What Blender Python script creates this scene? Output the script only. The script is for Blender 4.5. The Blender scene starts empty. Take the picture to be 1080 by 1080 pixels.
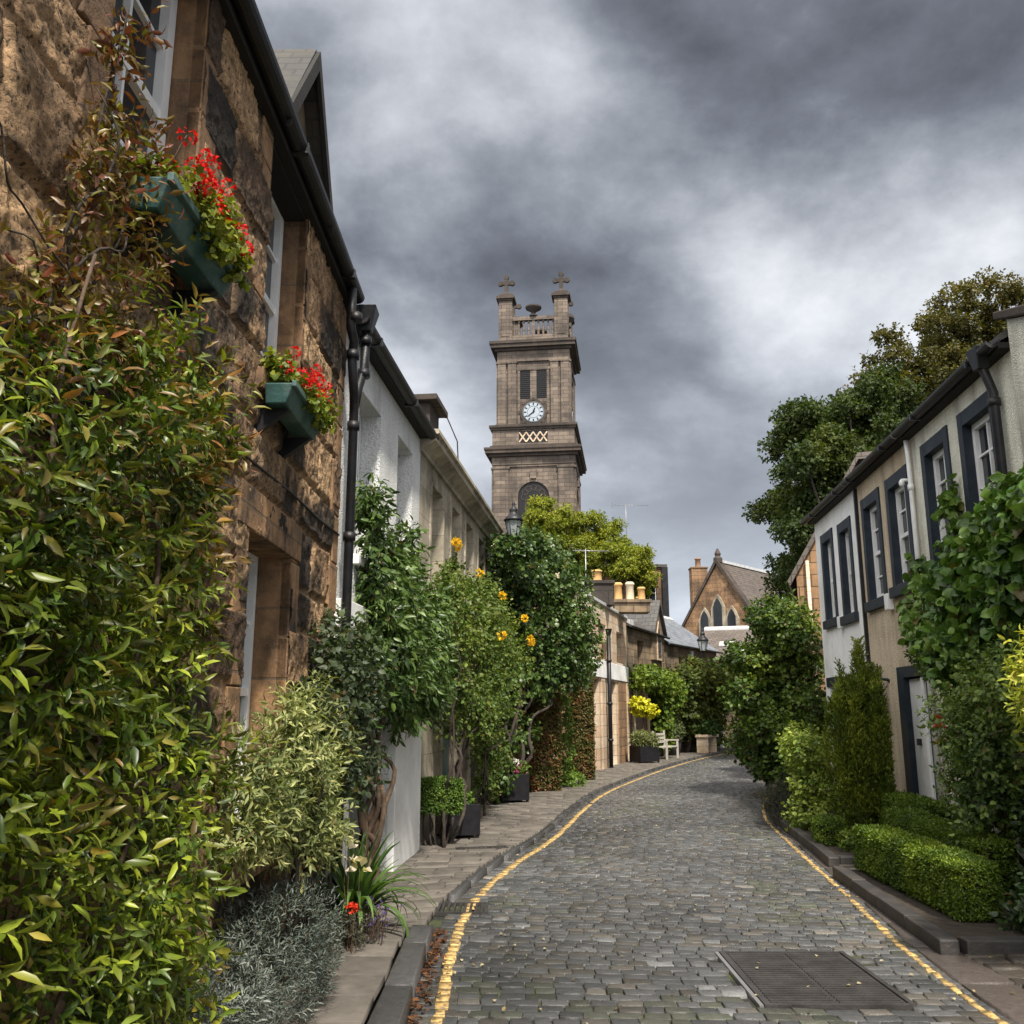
import bpy, bmesh, math, random
import numpy as np
from mathutils import Vector
R = math.radians
random.seed(7)
rng = np.random.default_rng(7)
C = bpy.context.scene.collection
sc = bpy.context.scene

# ---------------------------------------------------------------- camera
cam = bpy.data.cameras.new('camera')
cam.sensor_width = 36; cam.lens = 970/1080*36; cam.clip_start = .05; cam.clip_end = 3000
camo = bpy.data.objects.new('camera', cam); C.objects.link(camo)
camo.location = (0, 0, 1.6); camo.rotation_euler = (R(90+12.2), 0, 0)
sc.camera = camo

# ---------------------------------------------------------------- sun and sky
SUN = Vector((.17, -.52, .82)).normalized()
sun = bpy.data.lights.new('sun', 'SUN'); sun.energy = 4.6; sun.angle = R(4); sun.color = (1, .92, .80)
suno = bpy.data.objects.new('sun', sun); C.objects.link(suno)
suno.rotation_euler = SUN.to_track_quat('Z', 'Y').to_euler(); suno.location = (0, -20, 40)
sc.view_settings.view_transform = 'Standard'; sc.view_settings.look = 'None'
sc.view_settings.exposure = 0.65; sc.view_settings.gamma = 1
world = bpy.data.worlds.new('World'); sc.world = world; world.use_nodes = True

class NT:
    """small helper round a node tree"""
    def __init__(s, tree): s.t = tree; s.n = tree.nodes; s.l = tree.links
    def add(s, typ, ins=None, **kw):
        nd = s.n.new(typ)
        for k, v in kw.items(): setattr(nd, k, v)
        if ins:
            for k, v in ins.items():
                i = nd.inputs[k]
                if isinstance(v, bpy.types.NodeSocket): s.l.new(v, i)
                else: i.default_value = v
        return nd
    def math(s, op, a, b=0.0, c=0.0, clamp=False):
        return s.add('ShaderNodeMath', {0: a, 1: b, 2: c}, operation=op, use_clamp=clamp).outputs[0]
    def ramp(s, fac, stops, interp='LINEAR'):
        nd = s.add('ShaderNodeValToRGB', {0: fac}); cr = nd.color_ramp; cr.interpolation = interp
        while len(cr.elements) < len(stops): cr.elements.new(.5)
        for e, (p, c) in zip(cr.elements, stops):
            e.position = p; e.color = (c, c, c, 1) if not hasattr(c, '__len__') else (*c, 1)
        return nd.outputs[0]
    def mix(s, fac, a, b, blend='MIX'):
        nd = s.n.new('ShaderNodeMix'); nd.data_type = 'RGBA'; nd.blend_type = blend
        for i, v in ((0, fac), (6, a), (7, b)):
            if isinstance(v, bpy.types.NodeSocket): s.l.new(v, nd.inputs[i])
            else: nd.inputs[i].default_value = v if i == 0 else (*v, 1) if len(v) == 3 else v
        return nd.outputs[2]
    def noise(s, vec, scale, detail=4, rough=.5, dist=0.0):
        return s.add('ShaderNodeTexNoise', {'Vector': vec, 'Scale': scale, 'Detail': detail, 'Roughness': rough, 'Distortion': dist}).outputs[0]

def build_world():
    t = NT(world.node_tree); t.n.clear()
    out = t.add('ShaderNodeOutputWorld')
    sky = t.add('ShaderNodeTexSky', sky_type='NISHITA', sun_disc=False)
    sky.sun_elevation = math.asin(SUN.z); sky.sun_rotation = math.atan2(SUN.x, SUN.y)
    b1 = t.add('ShaderNodeBackground', {'Color': sky.outputs[0], 'Strength': .08})
    g = t.add('ShaderNodeTexCoord').outputs['Generated']
    sp = t.add('ShaderNodeSeparateXYZ', {0: g})
    x, y, z = sp.outputs
    den = t.math('ADD', t.math('MAXIMUM', z, 0.0), .42)
    px = t.math('DIVIDE', x, den); py = t.math('DIVIDE', y, den)
    v = t.add('ShaderNodeCombineXYZ', {0: px, 1: py, 2: 1.3}).outputs[0]
    n1 = t.noise(v, 2.3, 12, .53, .15)
    n2 = t.noise(v, 1.15, 3, .5, .2)
    n3 = t.noise(v, 6.0, 10, .62, .1)
    f = t.math('ADD', t.math('ADD', t.math('MULTIPLY', n1, .60), t.math('MULTIPLY', n2, .30)), t.math('MULTIPLY', n3, .17))
    col = t.ramp(f, [(.43, (.064, .070, .084)), (.49, (.112, .122, .144)), (.545, (.20, .215, .242)), (.60, (.33, .347, .378)), (.68, (.53, .545, .57))])
    # pale band towards the horizon, bright cloud zone added behind the camera to fill the walls
    hz = t.ramp(z, [(0, .8), (.08, .7), (.22, .3), (.46, 0)])
    col = t.mix(hz, col, (.46, .50, .56))
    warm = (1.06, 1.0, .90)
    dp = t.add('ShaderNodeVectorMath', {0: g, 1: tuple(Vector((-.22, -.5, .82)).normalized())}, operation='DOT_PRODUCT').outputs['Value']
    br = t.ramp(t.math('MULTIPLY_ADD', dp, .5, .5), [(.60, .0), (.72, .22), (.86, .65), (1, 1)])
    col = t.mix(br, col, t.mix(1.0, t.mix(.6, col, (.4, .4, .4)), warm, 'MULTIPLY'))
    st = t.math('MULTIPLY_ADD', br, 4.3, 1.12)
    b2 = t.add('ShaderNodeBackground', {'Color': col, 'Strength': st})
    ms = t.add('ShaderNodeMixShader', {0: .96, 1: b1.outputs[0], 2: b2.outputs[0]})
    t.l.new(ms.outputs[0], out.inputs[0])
build_world()

# ---------------------------------------------------------------- noise
def _hash(ix, iy, iz, seed):
    h = (ix.astype(np.uint32)*np.uint32(374761393) + iy.astype(np.uint32)*np.uint32(668265263)
         + iz.astype(np.uint32)*np.uint32(2147483647) + np.uint32(seed*1013904223 & 0xffffffff))
    h = (h ^ (h >> np.uint32(13)))*np.uint32(1274126177)
    h = (h ^ (h >> np.uint32(16)))*np.uint32(2246822519)
    return ((h ^ (h >> np.uint32(15))) & np.uint32(0xffffff)).astype(np.float64)/0xffffff
def vnoise(P, seed=0):
    P = np.asarray(P, float)
    if P.shape[-1] == 2: P = np.concatenate([P, np.zeros(P.shape[:-1]+(1,))], -1)
    i = np.floor(P).astype(np.int64); f = P-i; f = f*f*(3-2*f); r = 0
    for a in (0, 1):
        for b in (0, 1):
            for c in (0, 1):
                w = (f[..., 0] if a else 1-f[..., 0])*(f[..., 1] if b else 1-f[..., 1])*(f[..., 2] if c else 1-f[..., 2])
                r = r + w*_hash(i[..., 0]+a, i[..., 1]+b, i[..., 2]+c, seed)
    return r
def fbm(P, o=4, seed=0, g=.5):
    r = 0; a = 1; s = 0; P = np.asarray(P, float)
    for k in range(o):
        r = r + a*vnoise(P*2**k, seed+k*17); s += a; a *= g
    return r/s
def sstep(a, b, x):
    t = np.clip((x-a)/(b-a), 0, 1); return t*t*(3-2*t)

# ---------------------------------------------------------------- objects
def origin_of(o):
    v = Vector((0, 0, 0))
    while o is not None: v = v+o.location; o = o.parent
    return v
def link(name, me, mat, parent, loc=None):
    o = bpy.data.objects.new(name, me); C.objects.link(o)
    if mat is not None: me.materials.append(mat)
    if loc is not None: o.location = loc
    if parent is not None: o.parent = parent
    return o
def thing(name, label, cat, loc, group=None, rz=0):
    o = bpy.data.objects.new(name, None); C.objects.link(o); o.location = loc; o.rotation_euler = (0, 0, rz)
    o.empty_display_size = .1
    return tag(o, label, cat, group)
def tag(o, label, cat, group=None, kind=None):
    o['label'] = label; o['category'] = cat
    if group: o['group'] = group
    if kind: o['kind'] = kind
    return o
def struct(o, kind='structure', label=None):
    o['kind'] = kind
    if label: o['label'] = label
    return o

def np_mesh(name, V, F, mat, parent=None, col=None, smooth=False, uv=None):
    """V (n,3) world coordinates, F (m,k) faces of one size"""
    V = np.asarray(V, np.float64)
    if parent is not None: V = V-np.array(origin_of(parent))
    me = bpy.data.meshes.new(name); k = F.shape[1]; m = len(F)
    me.vertices.add(len(V)); me.vertices.foreach_set('co', V.astype(np.float32).ravel())
    me.loops.add(m*k); me.loops.foreach_set('vertex_index', F.astype(np.int32).ravel())
    me.polygons.add(m); me.polygons.foreach_set('loop_start', np.arange(0, m*k, k, dtype=np.int32))
    me.polygons.foreach_set('loop_total', np.full(m, k, np.int32))
    me.update(calc_edges=True)
    if smooth: me.polygons.foreach_set('use_smooth', np.ones(m, bool))
    if col is not None:
        at = me.color_attributes.new('Col', 'FLOAT_COLOR', 'POINT')
        c4 = np.ones((len(V), 4), np.float32); c4[:, :3] = np.clip(col, 0, 1)
        at.data.foreach_set('color', c4.ravel())
    if uv is not None:
        ul = me.uv_layers.new(name='UVMap')
        ul.data.foreach_set('uv', np.asarray(uv)[F.ravel()].astype(np.float32).ravel())
    return link(name, me, mat, parent)

class Fr:
    """a wall's frame: s along it, o out towards the street, z up"""
    def __init__(s, p0, p1, side=1):
        s.p = np.array(p0, float); d = np.array(p1, float)-s.p; s.L = float(np.hypot(*d)); s.d = d/s.L
        s.n = np.array([s.d[1], -s.d[0]])*side
    def __call__(s, a, o, z):
        return (s.p[0]+s.d[0]*a+s.n[0]*o, s.p[1]+s.d[1]*a+s.n[1]*o, z)
    def np(s, S, O, Z):
        return np.stack([s.p[0]+s.d[0]*S+s.n[0]*O, s.p[1]+s.d[1]*S+s.n[1]*O, Z+0*S], -1)
    def v(s, a, o, z): return Vector(s(a, o, z))
WORLD = Fr((0, 0), (1, 0), -1)      # s = x, o = y

class MB:
    def __init__(s): s.bm = bmesh.new()
    def poly(s, pts):
        return s.bm.faces.new([s.bm.verts.new(p) for p in pts])
    def hexa(s, p):
        v = [s.bm.verts.new(q) for q in p]
        for f in ((0, 1, 2, 3), (7, 6, 5, 4), (0, 4, 5, 1), (1, 5, 6, 2), (2, 6, 7, 3), (3, 7, 4, 0)):
            s.bm.faces.new([v[i] for i in f])
    def box(s, fr, s0, s1, o0, o1, z0, z1):
        s.hexa([fr(a, b, c) for c in (z0, z1) for a, b in ((s0, o0), (s1, o0), (s1, o1), (s0, o1))]); return s
    def prism(s, fr, prof, s0, s1):
        """profile [(o,z)] extruded along s"""
        A = [s.bm.verts.new(fr(s0, o, z)) for o, z in prof]; B = [s.bm.verts.new(fr(s1, o, z)) for o, z in prof]
        n = len(prof); s.bm.faces.new(A); s.bm.faces.new(B[::-1])
        for i in range(n):
            j = (i+1) % n; s.bm.faces.new([A[i], B[i], B[j], A[j]])
        return s
    def plate(s, fr, prof, o0, o1):
        """profile [(s,z)] given thickness from o0 to o1"""
        A = [s.bm.verts.new(fr(a, o0, z)) for a, z in prof]; B = [s.bm.verts.new(fr(a, o1, z)) for a, z in prof]
        n = len(prof); s.bm.faces.new(A); s.bm.faces.new(B[::-1])
        for i in range(n):
            j = (i+1) % n; s.bm.faces.new([A[i], B[i], B[j], A[j]])
        return s
    def slab(s, pts, z0, z1):
        A = [s.bm.verts.new((x, y, z0)) for x, y in pts]; B = [s.bm.verts.new((x, y, z1)) for x, y in pts]
        n = len(pts); s.bm.faces.new(A[::-1]); s.bm.faces.new(B)
        for i in range(n):
            j = (i+1) % n; s.bm.faces.new([A[i], A[j], B[j], B[i]])
        return s
    def tube(s, pts, rad, sides=8, cap=True):
        pts = [Vector(p) for p in pts]; n = len(pts)
        if not hasattr(rad, '__len__'): rad = [rad]*n
        rings = []; up = Vector((.13, .31, .94))
        for i, p in enumerate(pts):
            d = (pts[min(i+1, n-1)]-pts[max(i-1, 0)]).normalized()
            if abs(d.dot(up)) > .95: up = Vector((.9, .1, .2))
            a = d.cross(up).normalized(); b = a.cross(d)
            rings.append([s.bm.verts.new(p+(a*math.cos(t)+b*math.sin(t))*rad[i]) for t in [k*2*math.pi/sides for k in range(sides)]])
        for r0, r1 in zip(rings, rings[1:]):
            for k in range(sides):
                f = s.bm.faces.new([r0[k], r0[(k+1) % sides], r1[(k+1) % sides], r1[k]]); f.smooth = True
        if cap:
            s.bm.faces.new(rings[0][::-1]); s.bm.faces.new(rings[-1])
        return s
    def lathe(s, c, prof, sides=16, a0=0.0):
        rings = []
        for r, z in prof:
            rings.append([s.bm.verts.new((c[0]+r*math.cos(a0+k*2*math.pi/sides), c[1]+r*math.sin(a0+k*2*math.pi/sides), c[2]+z)) for k in range(sides)])
        for r0, r1 in zip(rings, rings[1:]):
            for k in range(sides):
                f = s.bm.faces.new([r0[k], r0[(k+1) % sides], r1[(k+1) % sides], r1[k]]); f.smooth = sides > 6
        s.bm.faces.new(rings[0][::-1]); s.bm.faces.new(rings[-1])
        return s
    def build(s, name, mat, parent=None, bevel=0):
        off = origin_of(parent) if parent is not None else Vector()
        bm = s.bm
        bmesh.ops.recalc_face_normals(bm, faces=bm.faces)
        uvl = bm.loops.layers.uv.new('UVMap')
        for f in bm.faces:
            nn = f.normal
            if abs(nn.z) > .85:
                for l in f.loops: l[uvl].uv = (l.vert.co.x, l.vert.co.y)
            else:
                t = Vector((-nn.y, nn.x, 0)).normalized(); b = nn.cross(t)
                k = 1/max(abs(b.z), .3) if abs(nn.z) > .2 else 1
                for l in f.loops: l[uvl].uv = (l.vert.co.dot(t), l.vert.co.z*k)
        if off.length: bmesh.ops.translate(bm, verts=bm.verts, vec=-off)
        me = bpy.data.meshes.new(name); bm.to_mesh(me); bm.free()
        o = link(name, me, mat, parent)
        if bevel:
            m = o.modifiers.new('bevel', 'BEVEL'); m.width = bevel; m.segments = 2; m.limit_method = 'ANGLE'
        return o

# ---------------------------------------------------------------- materials
def new_mat(name):
    m = bpy.data.materials.new(name); m.use_nodes = True; t = NT(m.node_tree); t.n.clear()
    out = t.add('ShaderNodeOutputMaterial'); b = t.add('ShaderNodeBsdfPrincipled')
    t.l.new(b.outputs[0], out.inputs[0]); return m, t, b, out
def setb(t, b, **k):
    for n, v in k.items():
        i = b.inputs[n.replace('_', ' ')]
        if isinstance(v, bpy.types.NodeSocket): t.l.new(v, i)
        else: i.default_value = (*v, 1) if hasattr(v, '__len__') and len(v) == 3 else v
def bump(t, b, h, strength, dist):
    t.l.new(t.add('ShaderNodeBump', {'Height': h, 'Strength': strength, 'Distance': dist}).outputs[0], b.inputs['Normal'])
def simple(name, col, rough=.6, var=.25, scale=6, bmp=.15, bscale=60, metal=0, spec=.5, dirt=None):
    m, t, b, _ = new_mat(name)
    v = t.add('ShaderNodeTexCoord').outputs['Object']
    n = t.noise(v, scale, 5, .6)
    c = t.mix(t.ramp(n, [(.3, 0), (.7, 1)]), [x*(1-var) for x in col], [min(1, x*(1+var)) for x in col])
    if dirt:
        c = t.mix(t.ramp(t.noise(v, scale*.4, 7, .7), [(.48, 0), (.72, dirt[1])]), c, dirt[0])
    setb(t, b, Base_Color=c, Roughness=rough, Metallic=metal, Specular_IOR_Level=spec)
    if bmp: bump(t, b, t.noise(v, bscale, 3, .6), bmp, .01)
    return m
def vcol_mat(name, rough=.9, bmp=.5, bscale=90, dist=.01, var=.35, nscale=25, spec=.3, rvar=0):
    m, t, b, _ = new_mat(name)
    v = t.add('ShaderNodeTexCoord').outputs['Object']
    a = t.add('ShaderNodeAttribute', attribute_name='Col').outputs['Color']
    n = t.noise(v, nscale, 6, .65)
    c = t.mix(1.0, a, t.mix(n, (1-var,)*3, (1+var,)*3), 'MULTIPLY')
    r = rough
    if rvar: r = t.math('MULTIPLY_ADD', t.noise(v, 2.2, 4, .6), rvar, rough-rvar*.5, True)
    setb(t, b, Base_Color=c, Roughness=r, Specular_IOR_Level=spec)
    bump(t, b, t.noise(v, bscale, 5, .7), bmp, dist)
    return m
def leaf_mat(name, rough=.5, trans=.25, spec=.32, var=.35):
    m, t, b, out = new_mat(name)
    a = t.add('ShaderNodeAttribute', attribute_name='Col').outputs['Color']
    v = t.add('ShaderNodeTexCoord').outputs['Object']
    c = t.mix(1.0, a, t.mix(t.noise(v, 40, 3, .6), (1-var,)*3, (1+var,)*3), 'MULTIPLY')
    setb(t, b, Base_Color=c, Roughness=rough, Specular_IOR_Level=spec)
    tr = t.add('ShaderNodeBsdfTranslucent', {'Color': t.mix(1.0, c, (1.6, 1.7, .6), 'MULTIPLY')})
    mx = t.add('ShaderNodeMixShader', {0: trans, 1: b.outputs[0], 2: tr.outputs[0]})
    t.l.new(mx.outputs[0], out.inputs[0]); return m
def ashlar(name, c1, c2, mortar, bw=.6, bh=.3, soot=(.03, .027, .025), sootamt=.7, sscale=.7, rough=.9, msize=.008, bmp=.6, streak=.5):
    m, t, b, _ = new_mat(name)
    uv = t.add('ShaderNodeTexCoord').outputs['UV']; v = t.add('ShaderNodeTexCoord').outputs['Object']
    br = t.add('ShaderNodeTexBrick', {'Vector': uv, 'Color1': (*c1, 1), 'Color2': (*c2, 1), 'Mortar': (*mortar, 1), 'Scale': 1.0,
               'Mortar Size': msize, 'Mortar Smooth': .3, 'Bias': 0.0, 'Brick Width': bw, 'Row Height': bh})
    n = t.noise(v, sscale, 8, .68)
    mp = t.add('ShaderNodeMapping', {'Vector': v, 'Scale': (2.5, 2.5, .22)}).outputs[0]
    n2 = t.noise(mp, sscale*1.3, 5, .6)
    f = t.math('ADD', t.math('MULTIPLY', n, 1-streak*.5), t.math('MULTIPLY', n2, streak*.5))
    c = t.mix(t.ramp(f, [(.42, 0), (.62, sootamt)]), br.outputs[0], soot)
    c = t.mix(1.0, c, t.mix(t.noise(v, 14, 6, .7), (.6,)*3, (1.4,)*3), 'MULTIPLY')
    setb(t, b, Base_Color=c, Roughness=rough, Specular_IOR_Level=.3)
    h = t.math('ADD', t.math('MULTIPLY', br.outputs[1], -1.0), t.math('MULTIPLY', t.noise(v, 30, 5, .7), .7))
    bump(t, b, h, bmp, .012); return m
def harl(name, col, stain=(.12, .11, .09), amt=.35, grain=70, depth=.012):
    m, t, b, _ = new_mat(name)
    v = t.add('ShaderNodeTexCoord').outputs['Object']
    vo = t.add('ShaderNodeTexVoronoi', {'Vector': v, 'Scale': grain, 'Randomness': 1.0}, feature='F1').outputs['Distance']
    n = t.noise(v, grain*.6, 4, .7)
    h = t.math('ADD', t.math('MULTIPLY', vo, -.8), n)
    mp = t.add('ShaderNodeMapping', {'Vector': v, 'Scale': (3, 3, .3)}).outputs[0]
    s = t.math('MULTIPLY', t.noise(mp, 1.3, 6, .65), t.noise(v, .9, 5, .6))
    c = t.mix(t.ramp(s, [(.2, 0), (.42, amt)]), col, stain)
    c = t.mix(t.ramp(n, [(.35, .5), (.55, 0)]), c, [x*.45 for x in col])
    setb(t, b, Base_Color=c, Roughness=.92, Specular_IOR_Level=.2)
    bump(t, b, h, .9, depth); return m
def slate(name, c1, c2, bw=.28, bh=.2, moss=.3):
    m, t, b, _ = new_mat(name)
    uv = t.add('ShaderNodeTexCoord').outputs['UV']; v = t.add('ShaderNodeTexCoord').outputs['Object']
    br = t.add('ShaderNodeTexBrick', {'Vector': uv, 'Color1': (*c1, 1), 'Color2': (*c2, 1), 'Mortar': (.012, .012, .012, 1), 'Scale': 1.0,
               'Mortar Size': .008, 'Mortar Smooth': .1, 'Brick Width': bw, 'Row Height': bh})
    c = t.mix(t.ramp(t.noise(v, 1.2, 7, .7), [(.45, 0), (.7, moss)]), br.outputs[0], (.09, .075, .05))
    c = t.mix(1.0, c, t.mix(t.noise(v, 9, 5, .7), (.6,)*3, (1.4,)*3), 'MULTIPLY')
    setb(t, b, Base_Color=c, Roughness=.6)
    bump(t, b, t.math('MULTIPLY', br.outputs[1], -1.0), .8, .02); return m

M = {}
def rubble_mat():
    m, t, b, _ = new_mat('rubble_stone'); v = t.add('ShaderNodeTexCoord').outputs['Object']
    a = t.add('ShaderNodeAttribute', attribute_name='Col').outputs['Color']
    n = t.noise(v, 17, 8, .72); p = t.noise(v, 46, 6, .7, .4)
    c = t.mix(1.0, a, t.mix(t.ramp(n, [(.3, 0), (.7, 1)]), (.35,)*3, (1.75, 1.65, 1.5)), 'MULTIPLY')
    c = t.mix(t.ramp(p, [(.38, .9), (.47, 0)]), c, (.018, .014, .011))
    setb(t, b, Base_Color=c, Roughness=.9, Specular_IOR_Level=.35)
    bump(t, b, t.math('ADD', t.math('MULTIPLY', n, 1.2), p), 1.0, .028); return m
M['rubble'] = rubble_mat()
M['ashlar_warm'] = ashlar('dressed_sandstone', (.40, .235, .12), (.20, .12, .068), (.2, .14, .09), .9, .45, sootamt=.95, sscale=3.2, bmp=1.0)
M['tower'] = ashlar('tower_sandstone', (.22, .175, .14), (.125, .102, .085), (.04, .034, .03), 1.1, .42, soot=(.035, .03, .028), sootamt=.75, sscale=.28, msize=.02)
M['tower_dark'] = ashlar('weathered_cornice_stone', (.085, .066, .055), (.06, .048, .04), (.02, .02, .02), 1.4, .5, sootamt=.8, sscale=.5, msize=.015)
M['cream'] = ashlar('cream_sandstone', (.45, .40, .31), (.36, .32, .25), (.22, .19, .15), .85, .36, soot=(.085, .075, .06), sootamt=.9, sscale=1.1, msize=.005)
M['pale'] = ashlar('pale_sandstone', (.66, .56, .43), (.60, .44, .30), (.22, .17, .13), .62, .3, soot=(.13, .09, .06), sootamt=.55, sscale=.8, msize=.007)
M['tan'] = ashlar('brown_sandstone', (.36, .22, .12), (.23, .14, .08), (.1, .07, .05), .55, .27, soot=(.04, .03, .025), sootamt=.8, sscale=.9, msize=.012)
M['cottage'] = ashlar('cottage_rubble', (.30, .22, .14), (.16, .12, .085), (.12, .09, .06), .42, .24, soot=(.03, .027, .024), sootamt=.85, sscale=.9, msize=.014)
M['white_harl'] = harl('white_roughcast', (.78, .79, .79), amt=.45)
M['grey_harl'] = harl('pale_grey_roughcast', (.80, .79, .68), amt=.8)
M['ochre_harl'] = harl('ochre_roughcast', (.66, .55, .41), stain=(.17, .12, .075), amt=.8)
M['rend_white'] = simple('white_render', (.80, .81, .81), .8, .08, 3, .25, 70, dirt=((.36, .34, .30), .55))
M['white'] = simple('white_paint', (.76, .77, .78), .4, .05, 8, .05, 40, dirt=((.35, .33, .3), .35))
M['navy'] = simple('blue_black_paint', (.016, .024, .036), .55, .3, 5, .2, 50, spec=.25, dirt=((.05, .06, .065), .4))
M['black'] = simple('black_paint', (.010, .010, .012), .5, .4, 8, .15, 50, spec=.25)
M['iron'] = simple('cast_iron', (.009, .010, .013), .42, .4, 10, .3, 80, spec=.35, dirt=((.05, .04, .03), .4))
M['soffit'] = simple('dark_eaves_board', (.010, .009, .009), .85, .3, 6, .3, 40)
M['green'] = simple('green_paint', (.034, .085, .078), .5, .35, 9, .25, 60, spec=.3, dirt=((.16, .22, .21), .7))
M['grey_door'] = simple('grey_door_paint', (.13, .14, .145), .5, .15, 4, .15, 60)
M['teal_door'] = simple('teal_door_paint', (.07, .12, .125), .5, .15, 4, .15, 60)
M['blue_door'] = simple('pale_blue_paint', (.33, .42, .43), .5, .1, 4, .1, 60)
M['brown_door'] = simple('brown_timber', (.10, .06, .035), .6, .3, 5, .3, 50)
M['orange_pot'] = simple('terracotta_pot', (.55, .33, .13), .8, .2, 6, .2, 40)
M['brown_pot'] = simple('weathered_pot', (.22, .13, .08), .8, .2, 6, .2, 40)
M['cream_pot'] = simple('buff_pot', (.6, .52, .38), .8, .15, 6, .2, 40)
M['slate'] = slate('slates', (.075, .072, .07), (.045, .044, .045))
M['slate_dark'] = slate('dark_old_slates', (.032, .029, .027), (.018, .017, .016), .16, .12, moss=.5)
M['slate_blue'] = slate('blue_slates', (.20, .22, .25), (.12, .135, .16), moss=.1)
M['slate_brown'] = slate('brown_slates', (.13, .105, .09), (.08, .066, .058))
M['lead'] = simple('lead_flashing', (.48, .49, .5), .5, .2, 4, .2, 30)
M['bark'] = simple('bark', (.085, .055, .035), .9, .45, 9, .8, 30)
M['bark_dark'] = simple('dark_bark', (.035, .026, .02), .9, .45, 9, .8, 30)
M['soil'] = simple('soil', (.03, .022, .015), .95, .5, 12, .9, 25)
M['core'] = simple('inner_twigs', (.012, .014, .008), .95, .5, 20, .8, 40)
M['pavestone'] = vcol_mat('paving', .78, .7, 35, .008, .75, 5, .35, rvar=.4)
M['sett'] = vcol_mat('setts', .33, .8, 40, .012, .55, 18, .5, rvar=.5)
M['kerb'] = simple('kerb_stone', (.034, .031, .030), .6, .35, 7, .5, 50, dirt=((.12, .1, .08), .4))
M['iron_cover'] = simple('rusty_iron', (.05, .046, .045), .45, .35, 6, .3, 60, metal=.3)
M['wood_grey'] = simple('weathered_teak', (.40, .38, .33), .7, .2, 8, .3, 60)
M['aluminium'] = simple('aluminium', (.3, .3, .3), .4, .1, 8, 0, metal=.6)
M['leaf'] = leaf_mat('leaves')
M['leaf_gloss'] = leaf_mat('glossy_leaves', .40, .18, .38)
M['leaf_far'] = leaf_mat('far_leaves', .6, .3, .25)
M['needle'] = leaf_mat('needles', .6, .12, .3)
M['petal'] = leaf_mat('petals', .6, .3, .2, .1)
M['face'] = simple('white_clock_dial', (.30, .35, .40), .4, .03, 5, 0)
def glass_mat():
    m, t, b, _ = new_mat('window_glass')
    v = t.add('ShaderNodeTexCoord').outputs['Object']
    n = t.noise(v, 1.3, 2, .5)
    setb(t, b, Base_Color=t.mix(n, (.008, .01, .013), (.035, .04, .048)), Roughness=.07, Specular_IOR_Level=.22)
    bump(t, b, t.noise(v, 2.2, 2, .5), .12, .02); return m
M['glass'] = glass_mat()
def lantern_glass():
    m, t, b, _ = new_mat('lantern_glass'); setb(t, b, Base_Color=(.55, .6, .62), Roughness=.15, Transmission_Weight=.6, IOR=1.2); return m
M['lglass'] = lantern_glass()
def yellow_mat():
    m, t, b, out = new_mat('yellow_road_paint')
    v = t.add('ShaderNodeTexCoord').outputs['Object']
    a = t.add('ShaderNodeAttribute', attribute_name='Col').outputs['Color']
    c = t.mix(t.ramp(t.noise(v, 28, 5, .7), [(.42, 0), (.62, .9)]), a, (.08, .065, .045))
    setb(t, b, Base_Color=c, Roughness=.6); bump(t, b, t.noise(v, 60, 4, .7), .5, .005)
    return m
M['yellow'] = yellow_mat()

# ---------------------------------------------------------------- ground, road, pavement
gm = MB(); gm.poly([(-700, -60, -.09), (700, -60, -.09), (700, 900, -.09), (-700, 900, -.09)])
struct(gm.build('ground', simple('earth', (.05, .045, .035), .95, .4, .5, .5, 8)))

KL = np.array([(-.55, -1), (-.55, 2.5), (-.55, 5.3), (-.56, 7.0), (-.47, 8.5), (-.12, 10.4), (.42, 12.6), (1.03, 15.9), (1.75, 19.2), (3.0, 23.3), (4.55, 27.9), (7.1, 34.4), (10.4, 41), (15, 48.5)])
KR = np.array([(2.62, -1), (2.62, 2.5), (2.64, 5.2), (2.76, 6.7), (2.96, 8.1), (3.2, 9.8), (3.48, 11.8), (3.95, 14.7), (4.8, 17.8), (6.2, 21.8), (7.8, 26.2), (10.3, 32.4), (13.4, 38.6), (17.6, 45.8)])
def spl(K, t):
    """Catmull-Rom through the knots, t in knot units"""
    n = len(K); t = np.clip(t, 0, n-1.0001); i = t.astype(int); f = (t-i)[:, None]
    p = lambda j: K[np.clip(j, 0, n-1)]
    a, b, c, d = p(i-1), p(i), p(i+1), p(i+2)
    return .5*((2*b)+(-a+c)*f+(2*a-5*b+4*c-d)*f**2+(-a+3*b-3*c+d)*f**3)
def shift(K, L, R_, w):
    """edge curve K moved across the street by w metres (positive: to the right)"""
    d = R_-L; d = d/np.hypot(d[:, 0], d[:, 1])[:, None]; return K+d*w
def arc_table(A, B, t0, t1):
    t = np.linspace(t0, t1, 3000); m = (spl(A, t)+spl(B, t))/2
    s = np.concatenate([[0], np.cumsum(np.hypot(*np.diff(m, axis=0).T))]); return t, s
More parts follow.
